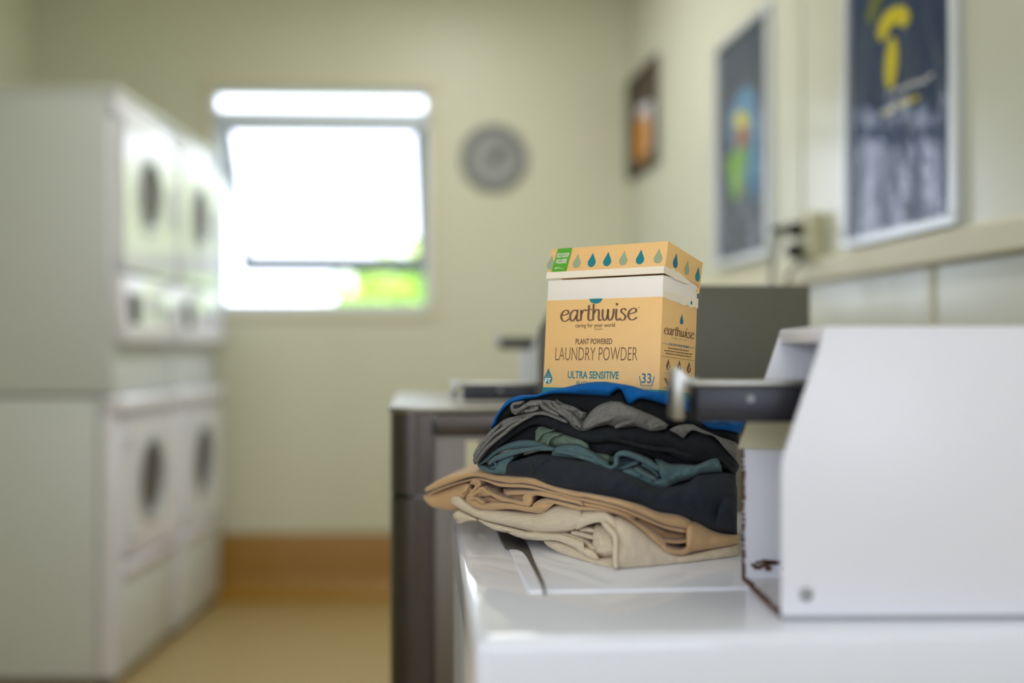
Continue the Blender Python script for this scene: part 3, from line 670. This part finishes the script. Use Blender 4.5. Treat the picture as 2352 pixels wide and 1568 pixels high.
c.fold(B_([(860, 790), (1000, 830), (1150, 920), (1250, 960)]), B_([(880, 860), (1000, 920), (1130, 1010), (1230, 1070)]), .028, ext=.10)
c.fold(B_([(1190, 880), (1300, 915), (1420, 935), (1545, 950)]), B_([(1180, 930), (1300, 960), (1420, 985), (1535, 1000)]), .008, ext=.12)
c.fold(A_([(78, 590), (170, 560), (400, 475), (600, 395), (720, 370)]), A_([(78, 645), (190, 745), (380, 790), (540, 795), (640, 700)]), .016, ext=.14, amp=.004, freq=.02)
c.fold(A_([(660, 620), (780, 635), (920, 688), (1100, 682), (1300, 700), (1550, 745), (1600, 700), (1660, 660), (1760, 645), (1900, 672), (2060, 720)]),
       A_([(670, 700), (820, 770), (1000, 795), (1150, 785), (1300, 780), (1550, 820), (1640, 832), (1730, 832), (1810, 775), (1910, 700), (2060, 752)]), .004, ext=.14, amp=.003, freq=.03)
c.fold(A_([(870, 470), (980, 505), (1100, 575), (1250, 632), (1380, 655), (1448, 665), (1450, 605), (1500, 545), (1580, 528), (1700, 532), (1850, 555), (2000, 605), (2260, 675)])+B_([(200, 670)]),
       A_([(860, 560), (990, 585), (1150, 668), (1300, 692), (1450, 735), (1548, 745), (1592, 690), (1598, 610), (1650, 590), (1720, 600), (1850, 625), (2000, 660), (2260, 725)])+B_([(200, 712)]), .003, ext=.12, amp=.0012)
c.fold(A_([(1180, 500), (1300, 500), (1500, 500), (1700, 520)]), A_([(1200, 680), (1300, 690), (1450, 690), (1560, 600)]), .03, ext=.08)
c.fold(A_([(715, 400), (770, 378), (830, 385), (885, 440)]), A_([(730, 440), (775, 440), (800, 470), (850, 500)]), .003, ext=.1)
c.sheet(A_([(760, 385), (840, 400), (850, 440), (800, 480), (770, 545)]), 7, -.001)
c.fold(A_([(568, 520), (620, 450), (700, 430), (740, 470)]), A_([(600, 610), (650, 600), (710, 540), (760, 510)]), .007, ext=.1, amp=.004)
c.sheet(A_([(590, 560), (650, 520), (700, 440)]), 6, .001)
c.fold(A_([(655, 610), (730, 520), (800, 480), (900, 470), (1000, 530)]), A_([(675, 690), (740, 650), (800, 610), (900, 600), (1010, 600)]), .004, ext=.1, amp=.005)
c.sheet(A_([(760, 590), (810, 545), (880, 490), (960, 545), (1040, 580)]), 8, -.001)
c.fold(A_([(800, 600), (900, 590), (1000, 600), (1100, 640)]), A_([(820, 640), (920, 690), (1050, 690), (1200, 700)]), .024, ext=.08)
c.sheet(A_([(690, 640), (800, 630), (870, 670), (930, 692)]), 6, -.001)
c.done('folded_trousers', c_tan, 'folded tan cotton trousers lying on the cream towel', 'trousers')
# --- dark trousers
c = Cloth(d_up)
c.fold(A_([(1230, 140), (1400, 100), (1650, 30), (1850, 30), (2000, 60), (2260, 110)])+B_([(300, 100), (500, 180), (700, 240), (900, 320), (1200, 420), (1500, 370), (1640, 262), (1900, 245), (2110, 250)]),
       A_([(1225, 305), (1450, 325), (1600, 350), (1800, 440), (2000, 495), (2260, 555)])+B_([(200, 500), (560, 570), (800, 625), (930, 660), (1090, 730), (1400, 780), (1600, 860), (1820, 965), (2120, 1030)]), -.018, bulge=.022, ext=.18, amp=.006, freq=.014, sq=.6, df=lambda x: .5*d_up(x)+.5*d_low(x))
c.fold(A_([(1560, 130), (1600, 60), (1700, 20), (1800, 60), (1850, 90)]), A_([(1500, 330), (1560, 340), (1600, 330), (1640, 240), (1700, 150)]), -.016, ext=.1, amp=.004, df=lambda x: .5*d_up(x)+.5*d_low(x))
c.fold(B_([(1960, 420), (2000, 400), (2060, 420), (2125, 430)]), B_([(1830, 950), (1900, 985), (2000, 1010), (2125, 1025)]), -.026, ext=.12, amp=.003, df=lambda x: .5*d_up(x)+.5*d_low(x))
c.fold(B_([(1300, 440), (1450, 410), (1600, 370), (1840, 420)]), B_([(1300, 500), (1450, 480), (1620, 450), (1835, 450)]), -.010, ext=.1)
c.done('folded_trousers', c_navy, 'folded dark charcoal trousers between the tan trousers and the teal shirt', 'trousers')
# --- teal shirt
c = Cloth(d_up)
c.fold(C_([(100, 1300), (250, 1150), (400, 1060), (520, 1000), (700, 950), (900, 952), (1050, 1000), (1240, 1050)]),
       C_([(112, 1315), (260, 1245), (400, 1135), (540, 1085), (700, 1065), (870, 1045), (1050, 1050), (1240, 1070)]), -.004, ext=.16, amp=.001)
c.fold(C_([(262, 1262), (330, 1190), (420, 1145), (600, 1080), (850, 1050), (1050, 1028), (1220, 1045)]),
       C_([(275, 1300), (350, 1258), (450, 1222), (600, 1172), (850, 1112), (1050, 1100), (1220, 1105)]), -.014, ext=.14, amp=.002)
c.fold(C_([(102, 1310), (200, 1318), (340, 1372), (395, 1260), (440, 1205), (560, 1175), (640, 1165)]),
       C_([(115, 1335), (200, 1398), (340, 1418), (440, 1432), (525, 1430), (545, 1310), (620, 1215)]), -.010, ext=.14, amp=.003)
c.sheet(C_([(250, 1285), (320, 1260), (370, 1290), (350, 1340), (290, 1345)]), 6, -.008)
c.fold(C_([(250, 1270), (320, 1230), (400, 1200), (560, 1170)]), C_([(250, 1330), (320, 1350), (380, 1330), (450, 1260)]), .012, ext=.08)
c.fold(C_([(1180, 1060), (1300, 1025), (1450, 1000), (1570, 1010), (1700, 1080), (1850, 1180), (1990, 1270)])+B_([(300, 40), (450, 120), (560, 165), (640, 160)]),
       C_([(1170, 1170), (1300, 1185), (1420, 1200), (1560, 1215), (1700, 1245), (1850, 1290), (1990, 1345)])+B_([(280, 95), (420, 160), (540, 195), (700, 205)]), -.014, ext=.16, amp=.003, freq=.03)
c.sheet(C_([(1230, 1110), (1400, 1130), (1600, 1190), (1750, 1240), (1900, 1300)]), 9, -.021, amp=.002)
c.fold(B_([(340, 40), (450, 105), (545, 165), (592, 130), (590, 70), (625, 0), (720, -20), (850, 10), (1000, 75), (1130, 155), (1240, 225)]),
       B_([(300, 80), (420, 150), (540, 205), (640, 180), (655, 110), (660, 55), (720, 40), (840, 75), (980, 140), (1110, 210), (1215, 250)]), -.022, ext=.14, amp=.0012)
c.fold(B_([(640, 60), (760, 50), (900, 110), (1000, 160)]), B_([(620, 190), (740, 190), (850, 150), (960, 190)]), .002, ext=.1, amp=.003)
c.sheet(B_([(560, 195), (700, 185), (800, 150), (900, 115)]), 10, -.012)
c.fold(B_([(690, 215), (850, 190), (1000, 255), (1120, 320), (1210, 290), (1250, 215)]), B_([(700, 245), (880, 345), (1000, 400), (1120, 435), (1230, 435), (1310, 390)]), -.020, ext=.14, amp=.003, freq=.04)
c.sheet(B_([(850, 190), (960, 260), (1050, 310), (1110, 335)]), 8, -.027)
c.sheet(B_([(940, 140), (1040, 190), (1110, 250), (1150, 300)]), 8, -.014)
c.fold(B_([(900, 120), (1040, 150), (1150, 200)]), B_([(960, 240), (1060, 300), (1150, 330)]), .004, ext=.08)
c.fold(B_([(1100, 70), (1200, 100), (1290, 140), (1420, 142), (1560, 152), (1640, 150), (1750, 95), (1890, 42)]),
       B_([(1215, 430), (1250, 432), (1310, 400), (1400, 362), (1500, 335), (1580, 305), (1680, 258), (1945, 242)]), -.018, bulge=.016, ext=.15, amp=.005, freq=.03)
c.done('folded_shirt', c_teal, 'teal jersey shirt with a twisted fold, lying on the dark trousers', 'shirt')
# --- sage green piece
c = Cloth(d_up)
c.fold(C_([(940, 810), (1000, 748), (1100, 765), (1200, 805), (1320, 850), (1450, 895), (1600, 945), (1700, 1010)]),
       C_([(935, 960), (1000, 1005), (1100, 1028), (1220, 1035), (1330, 1025), (1450, 1012), (1570, 1012), (1720, 1085)]), -.010, ext=.14, amp=.003)
c.sheet(C_([(950, 960), (1020, 860), (1130, 812), (1190, 808)]), 5, -.016)
c.sheet(C_([(1108, 1020), (1130, 950), (1190, 890), (1300, 860)]), 5, -.017)
c.fold(C_([(1780, 1110), (1900, 1140), (2000, 1150)])+B_([(450, 10), (600, 40)]), C_([(1800, 1200), (1900, 1240), (2000, 1290)])+B_([(480, 110), (600, 150)]), .006, ext=.1)
c.done('folded_shirt', c_green, 'sage green shirt peeking out above the teal shirt', 'shirt')
# --- charcoal knit
c = Cloth(d_up)
c.fold(C_([(40, 1235), (140, 1190), (350, 960), (560, 795), (720, 695), (860, 605), (1000, 572), (1150, 590), (1300, 640), (1480, 700), (1650, 790), (1850, 765), (2000, 750)])+D_([(300, 770), (550, 750), (720, 800), (900, 815), (1000, 785), (1200, 895), (1310, 805), (1450, 795), (1600, 870), (1720, 980), (1940, 1240)]),
       C_([(60, 1290), (180, 1260), (400, 1060), (560, 935), (700, 835), (850, 745), (1000, 722), (1150, 765), (1300, 835), (1480, 900), (1650, 965), (1850, 985), (2000, 965)])+D_([(250, 985), (500, 1035), (750, 1062), (900, 1110), (1000, 1150), (1150, 1220), (1300, 1250), (1450, 1260), (1600, 1270), (1720, 1290), (1940, 1345)]), -.006, bulge=.010, ext=.17, amp=.004, freq=.016)
c.fold(C_([(420, 1050), (600, 905), (800, 760), (980, 715), (1150, 760), (1400, 860), (1650, 960), (1850, 980), (2000, 960)])+D_([(250, 980), (500, 1030), (750, 1060), (1000, 1145), (1250, 1200), (1500, 1220), (1690, 1180)]),
       C_([(430, 1075), (600, 1000), (800, 970), (980, 970), (1150, 1000), (1400, 1010), (1650, 1060), (1850, 1180), (2000, 1190)])+D_([(250, 1120), (500, 1110), (750, 1195), (1000, 1280), (1250, 1310), (1450, 1310), (1700, 1230)]), .012, bulge=.008, ext=.14, amp=.003, freq=.02)
c.sheet(D_([(230, 930), (500, 1010), (760, 1070), (1000, 1090), (1300, 1180)]), 9, -.012, amp=.003)
c.sheet(D_([(1690, 1190), (1780, 1260), (1880, 1370), (1930, 1440)]), 10, -.006)
c.done('folded_sweater', c_char, 'charcoal knit sweater folded under the grey shirt', 'sweater')
# --- grey heather shirt
c = Cloth(d_up)
c.fold(C_([(35, 1240), (90, 1080), (250, 855), (430, 685), (530, 628), (650, 597), (800, 558), (950, 537), (1100, 545), (1250, 590), (1400, 660), (1540, 760), (1620, 810)]),
       C_([(105, 1298), (150, 1225), (330, 1005), (500, 868), (620, 765), (720, 690), (850, 612), (980, 575), (1120, 580), (1250, 615), (1390, 675), (1510, 770), (1600, 820)]), -.012, ext=.15, amp=.003, freq=.06)
for pts in ([(70, 1200), (150, 1080), (300, 900), (450, 790), (600, 690), (740, 630)], [(95, 1240), (200, 1090), (330, 970), (480, 850), (600, 750), (760, 650), (900, 590)], [(50, 1180), (130, 1040), (280, 860), (430, 715)], [(800, 600), (950, 560), (1100, 566), (1260, 625), (1400, 690)]):
    c.sheet(C_(pts), 8, -.020, amp=.002)
c.fold(C_([(570, 445), (650, 398), (730, 383), (790, 408), (880, 368), (1050, 362), (1200, 378), (1330, 438), (1480, 500), (1560, 600), (1640, 720)]),
       C_([(590, 545), (650, 582), (720, 572), (790, 560), (880, 548), (1050, 540), (1200, 572), (1300, 630), (1420, 690), (1530, 760), (1660, 812)]), -.014, ext=.14, amp=.009, freq=.06)
for pts in ([(590, 500), (620, 430), (700, 410), (740, 395)], [(640, 570), (720, 500), (830, 440), (960, 420), (1040, 400)], [(980, 470), (900, 510), (780, 530)], [(1010, 380), (1040, 460), (1140, 520), (1290, 590)], [(1130, 400), (1180, 470), (1290, 540), (1440, 640), (1540, 740)],
            [(1180, 390), (1260, 470), (1380, 540), (1480, 650)], [(600, 480), (650, 520), (700, 490)], [(1400, 560), (1500, 650), (1590, 770)]):
    c.sheet(C_(pts), 8, -.024, amp=.004)
c.fold(C_([(1238, 352), (1330, 412), (1500, 468), (1600, 530), (1690, 545)]), C_([(1240, 410), (1310, 480), (1450, 540), (1550, 610), (1610, 690)]), -.016, ext=.12, amp=.006, freq=.08)
c.fold(C_([(1590, 700), (1680, 590), (1800, 465), (1900, 402), (2000, 370)])+D_([(130, 358), (270, 362), (350, 398), (450, 448), (650, 538), (850, 630), (975, 725)]),
       C_([(1590, 810), (1680, 812), (1800, 765), (1900, 745), (2000, 728)])+D_([(130, 742), (300, 778), (420, 765), (510, 752), (620, 785), (740, 815), (930, 785)]), -.016, bulge=.022, ext=.15, amp=.006, freq=.022)
c.sheet(C_([(1620, 760), (1750, 720), (1900, 660), (2000, 640)])+D_([(150, 600), (300, 570), (410, 560)]), 11, -.019, amp=.003)
c.sheet(D_([(200, 760), (350, 700), (520, 650), (680, 640)]), 10, -.017, amp=.003)
c.sheet(D_([(700, 790), (800, 740), (930, 720)]), 9, -.014, amp=.003)
c.fold(D_([(985, 792), (1100, 738), (1210, 712), (1320, 716), (1420, 762), (1530, 815), (1620, 855), (1750, 905), (1960, 968)]),
       D_([(1000, 810), (1100, 862), (1190, 918), (1250, 845), (1330, 805), (1480, 850), (1640, 900), (1780, 1060), (1950, 1245)]), -.012, ext=.14, amp=.003)
c.done('folded_shirt', c_grey, 'crumpled heather grey shirt near the top of the pile', 'shirt')
# --- black shirt
c = Cloth(d_up)
c.fold(C_([(350, 720), (420, 555), (520, 465), (600, 395), (800, 355), (1000, 300), (1200, 275), (1600, 285), (1990, 305)])+D_([(180, 300), (280, 225), (350, 340), (440, 420), (560, 345), (700, 370), (1000, 465), (1250, 540), (1430, 660), (1560, 780), (1750, 790), (1985, 830)]),
       C_([(370, 735), (500, 650), (580, 600), (650, 560), (800, 540), (1000, 520), (1200, 540), (1600, 600), (1990, 540)])+D_([(180, 480), (280, 490), (350, 520), (440, 560), (600, 620), (750, 680), (1000, 800), (1250, 780), (1430, 800), (1560, 850), (1750, 930), (1985, 1000)]), -.002, bulge=.010, drop=.022, ext=.15, amp=.003, freq=.02)
c.done('folded_shirt', c_black, 'black shirt squeezed between the blue shirt and the grey shirt', 'shirt')
# --- blue shirt
c = Cloth(d_up)
c.fold(C_([(288, 765), (345, 640), (430, 498), (540, 368), (720, 298), (950, 286), (1150, 222), (1400, 176), (1600, 128), (1850, 104), (2000, 108)])+D_([(250, 128), (450, 163), (650, 222), (800, 243), (1050, 262), (1200, 330), (1350, 500), (1500, 600), (1650, 615), (1900, 668), (2080, 640)]),
       C_([(300, 775), (360, 695), (425, 560), (520, 462), (620, 398), (800, 358), (950, 332), (1080, 292), (1250, 274), (1600, 290), (2000, 312)])+D_([(130, 305), (230, 215), (300, 225), (350, 345), (420, 432), (560, 352), (760, 385), (1020, 470), (1250, 540), (1430, 670), (1560, 785), (1760, 798), (2000, 850)]), -.010, bulge=.012, ext=.10, amp=.004, freq=.02, drop=.012)
c.sheet(D_([(1440, 640), (1600, 690), (1780, 680), (1900, 720)]), 9, -.016, amp=.003)
c.done('folded_shirt', c_blue, 'royal blue shirt on top of the pile, under the powder box', 'shirt')

# ------------------------------------------------------------------ box of laundry powder
YAW, PIT, ROL = math.radians(-38.43), math.radians(-4.38), math.radians(-.08)
BW, BD, OH = .1615, .0792, .1043                      # width, depth, height of the printed band
MBX = Matrix.Translation((.16815, 1.27, 1.20478)) @ Matrix.Rotation(YAW, 4, 'Z') @ Matrix.Rotation(PIT, 4, 'X') @ Matrix.Rotation(ROL, 4, 'Y')
k_body = mat('kraft_orange_card', srgb(244, 198, 132), .55, var=.02, vscale=60)
k_white = mat('white_card', srgb(250, 242, 234), .6)
k_torn = mat('torn_card_edge', srgb(250, 238, 218), .8, bump=.3, bscale=400)
k_teal = mat('teal_ink', srgb(6, 128, 142), .5)
k_sage = mat('sage_ink', srgb(160, 172, 140), .5)
k_brown = mat('brown_ink', srgb(118, 84, 60), .5)
k_green = mat('green_ink', srgb(88, 170, 40), .5)
k_blue = mat('blue_teal_ink', srgb(20, 112, 150), .5)
base = MBX @ Vector((-BW/2, BD/2, -OH-.012))
BX = thing('laundry_powder_box', base, 'orange card box of laundry powder standing on the pile of clothes', 'box')
bot = -OH-.018
body = G().box(-BW, 0, 0, BD, bot, 0, .0012, 2).out('box_body', k_body, BX, M=MBX, auto=40)
G().box(-BW+.0006, -.0006, .0006, BD-.0006, -.002, .024, .0008).out('inner_sleeve', k_white, BX, M=MBX, auto=40)
G().box(-BW-.0003, .0003, -.0003, BD+.0003, bot, -OH, .0008).out('teal_band', k_teal, body, M=MBX, auto=40)
# torn strip of white board above the print: ragged on the side face
def Ff(u, w, off=.0004): return MBX @ Vector((-BW+u*BW, -off, w))            # a point on the front face
def Fs(v, w, off=.0004): return MBX @ Vector((off, v*BD, w))                # on the right side face
HL = .0275; HANG = math.radians(-9.5)
MLD = MBX @ Matrix.Translation((0, BD, .012)) @ Matrix.Rotation(HANG, 4, 'X') @ Matrix.Translation((0, -BD, 0))
lx0, lx1, ly0, ly1 = -BW-.0012, .0012, -.0014, BD+.0006
lid = G().box(lx0, lx1, ly0, ly1, .0085, .0385, .0012).out('lid', k_body, BX, M=MLD, auto=40)
g = G(); g.prism([(lx0-.0004, .0005), (lx1+.0004, .0005), (lx1+.0004, .0088), (lx0-.0004, .0088)], ly0-.0006, ly0+.001, 'y')
tr = [(ly0-.0006, .0005), (ly0+.014, .0012), (ly0+.024, .0005), (ly0+.040, .0022), (ly0+.052, .0032), (ly0+.058, .0075), (ly0+.048, .0082), (ly0+.030, .0105), (ly0+.022, .0095), (ly0+.018, .0112), (ly0+.010, .0085), (ly0-.0006, .0088)]
g.prism(tr, lx1-.001, lx1+.0006, 'x'); g.out('torn_rim', k_torn, lid, M=MLD)
g = G(); g.box(lx0, lx1, BD-.0005, BD+.0008, 0, .0385); g.out('hinge_flap', k_body, lid, M=MLD)
rag = [(0, -.001), (0, .006), (.012, .0062), (.03, .006), (.05, .006), (.07, .006), (.0796, .006), (.0796, -.0055), (.07, -.0045), (.062, -.006), (.056, -.0035), (.045, -.0055), (.034, -.0035), (.018, -.003), (.008, -.0015)]
g = G(); g.prism(rag, 0, .0006, 'x'); g.out('torn_edge', k_torn, body, M=MBX)
sp = G()
for (y, z, r) in ((.0635, -.001, .0024), (.0635, .0005, .0018), (.074, .015, .0008)): sp.prism([(y-r, z), (y, z-r*.8), (y+r, z), (y, z+r*.8)], .0005, .0010, 'x')
sp.out('print_fleck', k_teal, body, M=MBX)
def drop_poly(cx, cz, r, h, n=22):                    # water drop, cz = centre of the round part
    o = []; a0 = math.degrees(math.asin(min(.9, r/h)))*.8
    for i in range(n+1):
        a = math.radians(-180-a0+(180+2*a0)*i/n); o.append((cx+r*math.cos(a), cz+r*math.sin(a)))
    q = math.radians(a0); mx, mz = r*math.cos(q), r*math.sin(q)
    o += [(cx+mx*.5, cz+mz+(h-mz)*.46), (cx, cz+h), (cx-mx*.5, cz+mz+(h-mz)*.46)]
    return o
TH = .00025
class Face:                                           # prints flat ink shapes on one face of the box
    def __init__(s, M, kind, W, y): s.M, s.kind, s.W, s.y = M, kind, W, y; s.g = {}; s.cur = 'print'; s.k = 0
    def part(s, name): s.cur = name; s.k += 1; return s
    def grp(s, ink): return s.g.setdefault((s.k, s.cur, ink), G())
    def pt(s, u, w, o): return s.M @ (Vector((-BW+u*s.W, -s.y-o, w)) if s.kind == 'f' else Vector((s.y+o, u*s.W, w)))
    def poly(s, ink, pts, o=.0):
        g = s.grp(ink); n = len(pts)
        v = [s.pt(u, w, .0002+o) for u, w in pts]+[s.pt(u, w, .0002+TH+o) for u, w in pts]
        g.add(v, [tuple(range(n)), tuple(range(n, 2*n))]+[(i, (i+1) % n, n+(i+1) % n, n+i) for i in range(n)])
    def drop(s, ink, u, w, r, h, o=.0): s.poly(ink, [(x/s.W, z) for x, z in drop_poly(u*s.W, w, r, h)], o)
    def text(s, ink, txt, u0, u1, w0, w1, weight=0.0, o=.0, skew=0.0):
        cu = bpy.data.curves.new('t', 'FONT'); cu.body = txt; cu.offset = weight; cu.resolution_u = 3
        ob = bpy.data.objects.new('t', cu); COL.objects.link(ob)
        bpy.context.view_layer.update()
        me = bpy.data.meshes.new_from_object(ob.evaluated_get(bpy.context.evaluated_depsgraph_get()))
        xs = [v.co.x for v in me.vertices]; ys = [v.co.y for v in me.vertices]
        x0, x1, y0, y1 = min(xs), max(xs), min(ys), max(ys)
        g = s.grp(ink)
        v = [s.pt(u0+(q.co.x-x0)/(x1-x0)*(u1-u0), w0+(q.co.y-y0)/(y1-y0)*(w1-w0)+skew*(q.co.x-x0)/(x1-x0), .00035+o) for q in me.vertices]
        g.add(v, [tuple(p.vertices) for p in me.polygons])
        bpy.data.objects.remove(ob); bpy.data.curves.remove(cu); bpy.data.meshes.remove(me)
    def pen(s, ink, path, X, thin, thick, o=.0):       # broad-nib stroke: thick where it runs upright
        q = smooth_path([Vector((a, b, 0)) for a, b in path], 8) if len(path) > 2 else [Vector((a, b, 0)) for a, b in path]
        L = []; R = []
        for i, p in enumerate(q):
            t = (q[min(i+1, len(q)-1)]-q[max(i-1, 0)]).normalized(); n_ = Vector((-t.y, t.x, 0)); w_ = thin+(thick-thin)*abs(t.y)**1.3
            L.append(p+n_*w_/2); R.append(p-n_*w_/2)
        g = s.grp(ink); v = [s.pt(*X(a.x, a.y), .0004+o) for a in L]+[s.pt(*X(a.x, a.y), .0004+o) for a in R]; n = len(q)
        g.add(v, [(i, i+1, n+i+1, n+i) for i in range(n-1)])
    def bar(s, ink, u0, u1, w, h, skew=0.0): s.poly(ink, [(u0, w), (u1, w+skew), (u1, w+h+skew), (u0, w+h)])
    def finish(s, parent, names):
        for (k, nm, ink), g in s.g.items(): g.out(nm, ink, parent)
GL = {'e': ([[(.1, .52), (.45, .58), (.72, .72), (.68, .95), (.46, 1.0), (.2, .82), (.08, .45), (.2, .08), (.48, -.02), (.82, .2)]], .82),
      'a': ([[(.66, .88), (.45, 1.0), (.18, .8), (.07, .35), (.22, 0), (.45, .12), (.66, .55)], [(.72, 1.02), (.68, .5), (.68, .15), (.78, -.02), (.92, .08)]], .9),
      'r': ([[(.12, 1.0), (.14, .5), (.14, 0)], [(.14, .55), (.3, .9), (.48, 1.0), (.58, .88)]], .6),
      't': ([[(.22, 1.42), (.2, .8), (.2, .2), (.32, 0), (.5, .08)], [(0, .95), (.25, .98), (.48, 1.04)]], .5),
      'h': ([[(.12, 1.5), (.12, .7), (.12, 0)], [(.13, .6), (.32, .95), (.52, .98), (.6, .75), (.6, .2), (.68, -.02), (.84, .08)]], .85),
      'w': ([[(.08, 1), (.08, .4), (.2, .02), (.4, .08), (.52, .5), (.54, 1)], [(.54, 1), (.54, .4), (.66, .02), (.86, .08), (1.0, .5), (1.02, 1.02)]], 1.14),
      'i': ([[(.12, 1), (.1, .5), (.12, .1), (.24, -.02), (.38, .08)]], .38),
      's': ([[(.56, .82), (.42, 1.0), (.2, .95), (.14, .72), (.36, .52), (.52, .3), (.42, .02), (.18, -.02), (.04, .16)]], .66)}
def script_word(fc, ink, word, u0, u1, w0, xh, skew=0.0):
    tot = sum(GL[ch][1] for ch in word); x = 0
    for ch in word:
        ps, wd = GL[ch]; X = lambda a, b, x=x: (u0+(x+a)/tot*(u1-u0), w0+b*xh+skew*(x+a)/tot)
        for p in ps: fc.pen(ink, p, X, .075, .175)
        if ch == 'i': fc.poly(ink, [X(.14+.11*math.cos(k*math.pi/8), 1.42+.11*math.sin(k*math.pi/8)) for k in range(16)], .0002)
        x += wd
f = Face(MBX, 'f', BW, 0.0)
wv = lambda k: -k*OH                                  # fraction of the printed band, measured downwards
f.part('half_drop_mark'); f.poly(k_teal, [(.445+.055*math.cos(math.radians(a)), -.0058*abs(math.sin(math.radians(a)))-.0001) for a in range(180, 361, 12)])
f.part('brand_lettering'); script_word(f, k_brown, 'earthwise', .135, .80, wv(.245), .0128)
f.part('trademark_dot'); f.poly(k_brown, [(.812+.005*math.cos(k), wv(.115)+.0006*math.sin(k)) for k in (0, 1, 2, 3, 4, 5)])
f.part('tagline_lettering'); f.text(k_brown, 'caring for your world', .275, .618, wv(.335), wv(.275), .004)
f.bar(k_brown, .447, .513, wv(.345), .0005)
f.part('claim_lettering'); f.text(k_brown, 'PLANT POWERED', .283, .60, wv(.512), wv(.448), .012)
f.part('product_lettering'); f.text(k_brown, 'LAUNDRY POWDER', .105, .815, wv(.692), wv(.545), -.014)
f.part('variety_lettering'); f.text(k_teal, 'ULTRA SENSITIVE', .225, .667, wv(.897), wv(.812), .018)
f.part('fragrance_lettering'); f.text(k_teal, 'FRAGRANCE FREE', .305, .57, wv(.985), wv(.925), .004)
f.part('drop_badge'); f.drop(k_teal, .047, wv(.905), .0061, .0128)
f.text(k_white, 'FT', .022, .075, wv(.955), wv(.90), .03, .0004)
f.text(k_sage, '100%', .03, .066, wv(.868), wv(.85), 0, .0004)
f.text(k_sage, 'POWER', .024, .072, wv(.893), wv(.874), 0, .0004)
f.part('wash_count'); f.text(k_blue, '33', .858, .936, wv(.935), wv(.828), .012)
for a, b in (((.836, wv(.86)), (.852, wv(.955))), ((.957, wv(.86)), (.941, wv(.955)))):
    f.poly(k_blue, [a, (a[0]+.006, a[1]), (b[0]+.006, b[1]), b])
f.bar(k_blue, .852, .947, wv(.962), .0007)
f.text(k_sage, 'WASHES', .852, .944, wv(1.0)+.0004, wv(.972), 0)
f.finish(body, {'teal_ink': 'teal_lettering', 'brown_ink': 'brown_lettering', 'white_card': 'white_lettering', 'sage_ink': 'pale_lettering', 'blue_teal_ink': 'wash_count'})
s_ = Face(MBX, 's', BD, 0.0)
s_.part('side_drop'); s_.drop(k_blue, .55, -.024, .0035, .0085)
s_.part('side_brand_lettering'); script_word(s_, k_brown, 'earthwise', .07, .93, -.0415, .0068)
s_.part('side_tagline_lettering'); s_.text(k_sage, 'caring for your world', .28, .72, -.0462, -.0435)
s_.part('side_heading'); s_.bar(k_blue, .05, .19, -.0525, .0004); s_.bar(k_blue, .82, .95, -.0525, .0004)
s_.text(k_blue, 'OUR EARTHWISE PROMISE', .21, .80, -.0536, -.0508, .01)
rnd = random.Random(11)
for w0, a, b in ((-.0572, .2, .78), (-.0605, .1, .88), (-.0636, .14, .85)):
    x = a; s_.part('side_text_line')
    while x < b: L = rnd.uniform(.03, .09); s_.bar(k_brown, x, min(b, x+L), w0, .0011); x += L+.018
s_.part('side_rule'); s_.bar(k_brown, .03, .95, -.067, .0003)
for u in (.22, .53, .81): s_.part('side_icon'); s_.drop(k_brown, u, -.0775, .0043, .0085); s_.poly(k_body, [(u-.02, -.080), (u-.005, -.080), (u+.025, -.0745), (u+.01, -.0745)], .0003)
s_.part('side_leaf_mark'); s_.poly(k_brown, [(.12, -.0915), (.18, -.0905), (.235, -.0955), (.275, -.0905), (.325, -.0915), (.24, -.0985), (.215, -.0985)])
s_.bar(k_sage, .12, .36, -.0855, .0007); s_.bar(k_sage, .14, .32, -.1015, .0007); s_.bar(k_sage, .08, .38, -.103, .0006)
s_.finish(body, {'brown_ink': 'side_lettering', 'blue_teal_ink': 'side_blue_lettering', 'sage_ink': 'side_pale_lettering', 'kraft_orange_card': 'icon_cutout'})
lf = Face(MLD, 'f', BW, .0014)
for u, k in ((.012, k_sage), (.25, k_sage), (.383, k_teal), (.518, k_teal), (.655, k_sage), (.795, k_teal), (.942, k_sage)):
    lf.part('lid_drop'); lf.drop(k, u, .0180, .0055, .0120)
lf.part('green_flash'); lf.poly(k_green, [(.03, .0090), (.165, .0090), (.19, .0380), (.06, .0380)], .0003)
lf.text(k_white, 'ECO SCOOP', .065, .172, .0265, .0320, .02, .0007)
lf.text(k_white, 'INCLUDED', .065, .160, .0190, .0245, .02, .0007)
lf.poly(k_white, [(.06, .0125), (.09, .0135), (.15, .0112), (.09, .0142), (.06, .0135)], .0007)
lf.finish(lid, {'sage_ink': 'pale_drop', 'teal_ink': 'teal_drop', 'green_ink': 'green_flash', 'white_card': 'flash_lettering'})
ls = Face(MLD, 's', BD, .0012)
for u, k in ((.235, k_blue), (.575, k_sage), (.90, k_teal)): ls.part('lid_drop'); ls.drop(k, u, .0180, .0052, .0120)
ls.finish(lid, {'sage_ink': 'side_pale_drop', 'teal_ink': 'side_teal_drop', 'blue_teal_ink': 'side_blue_drop'})
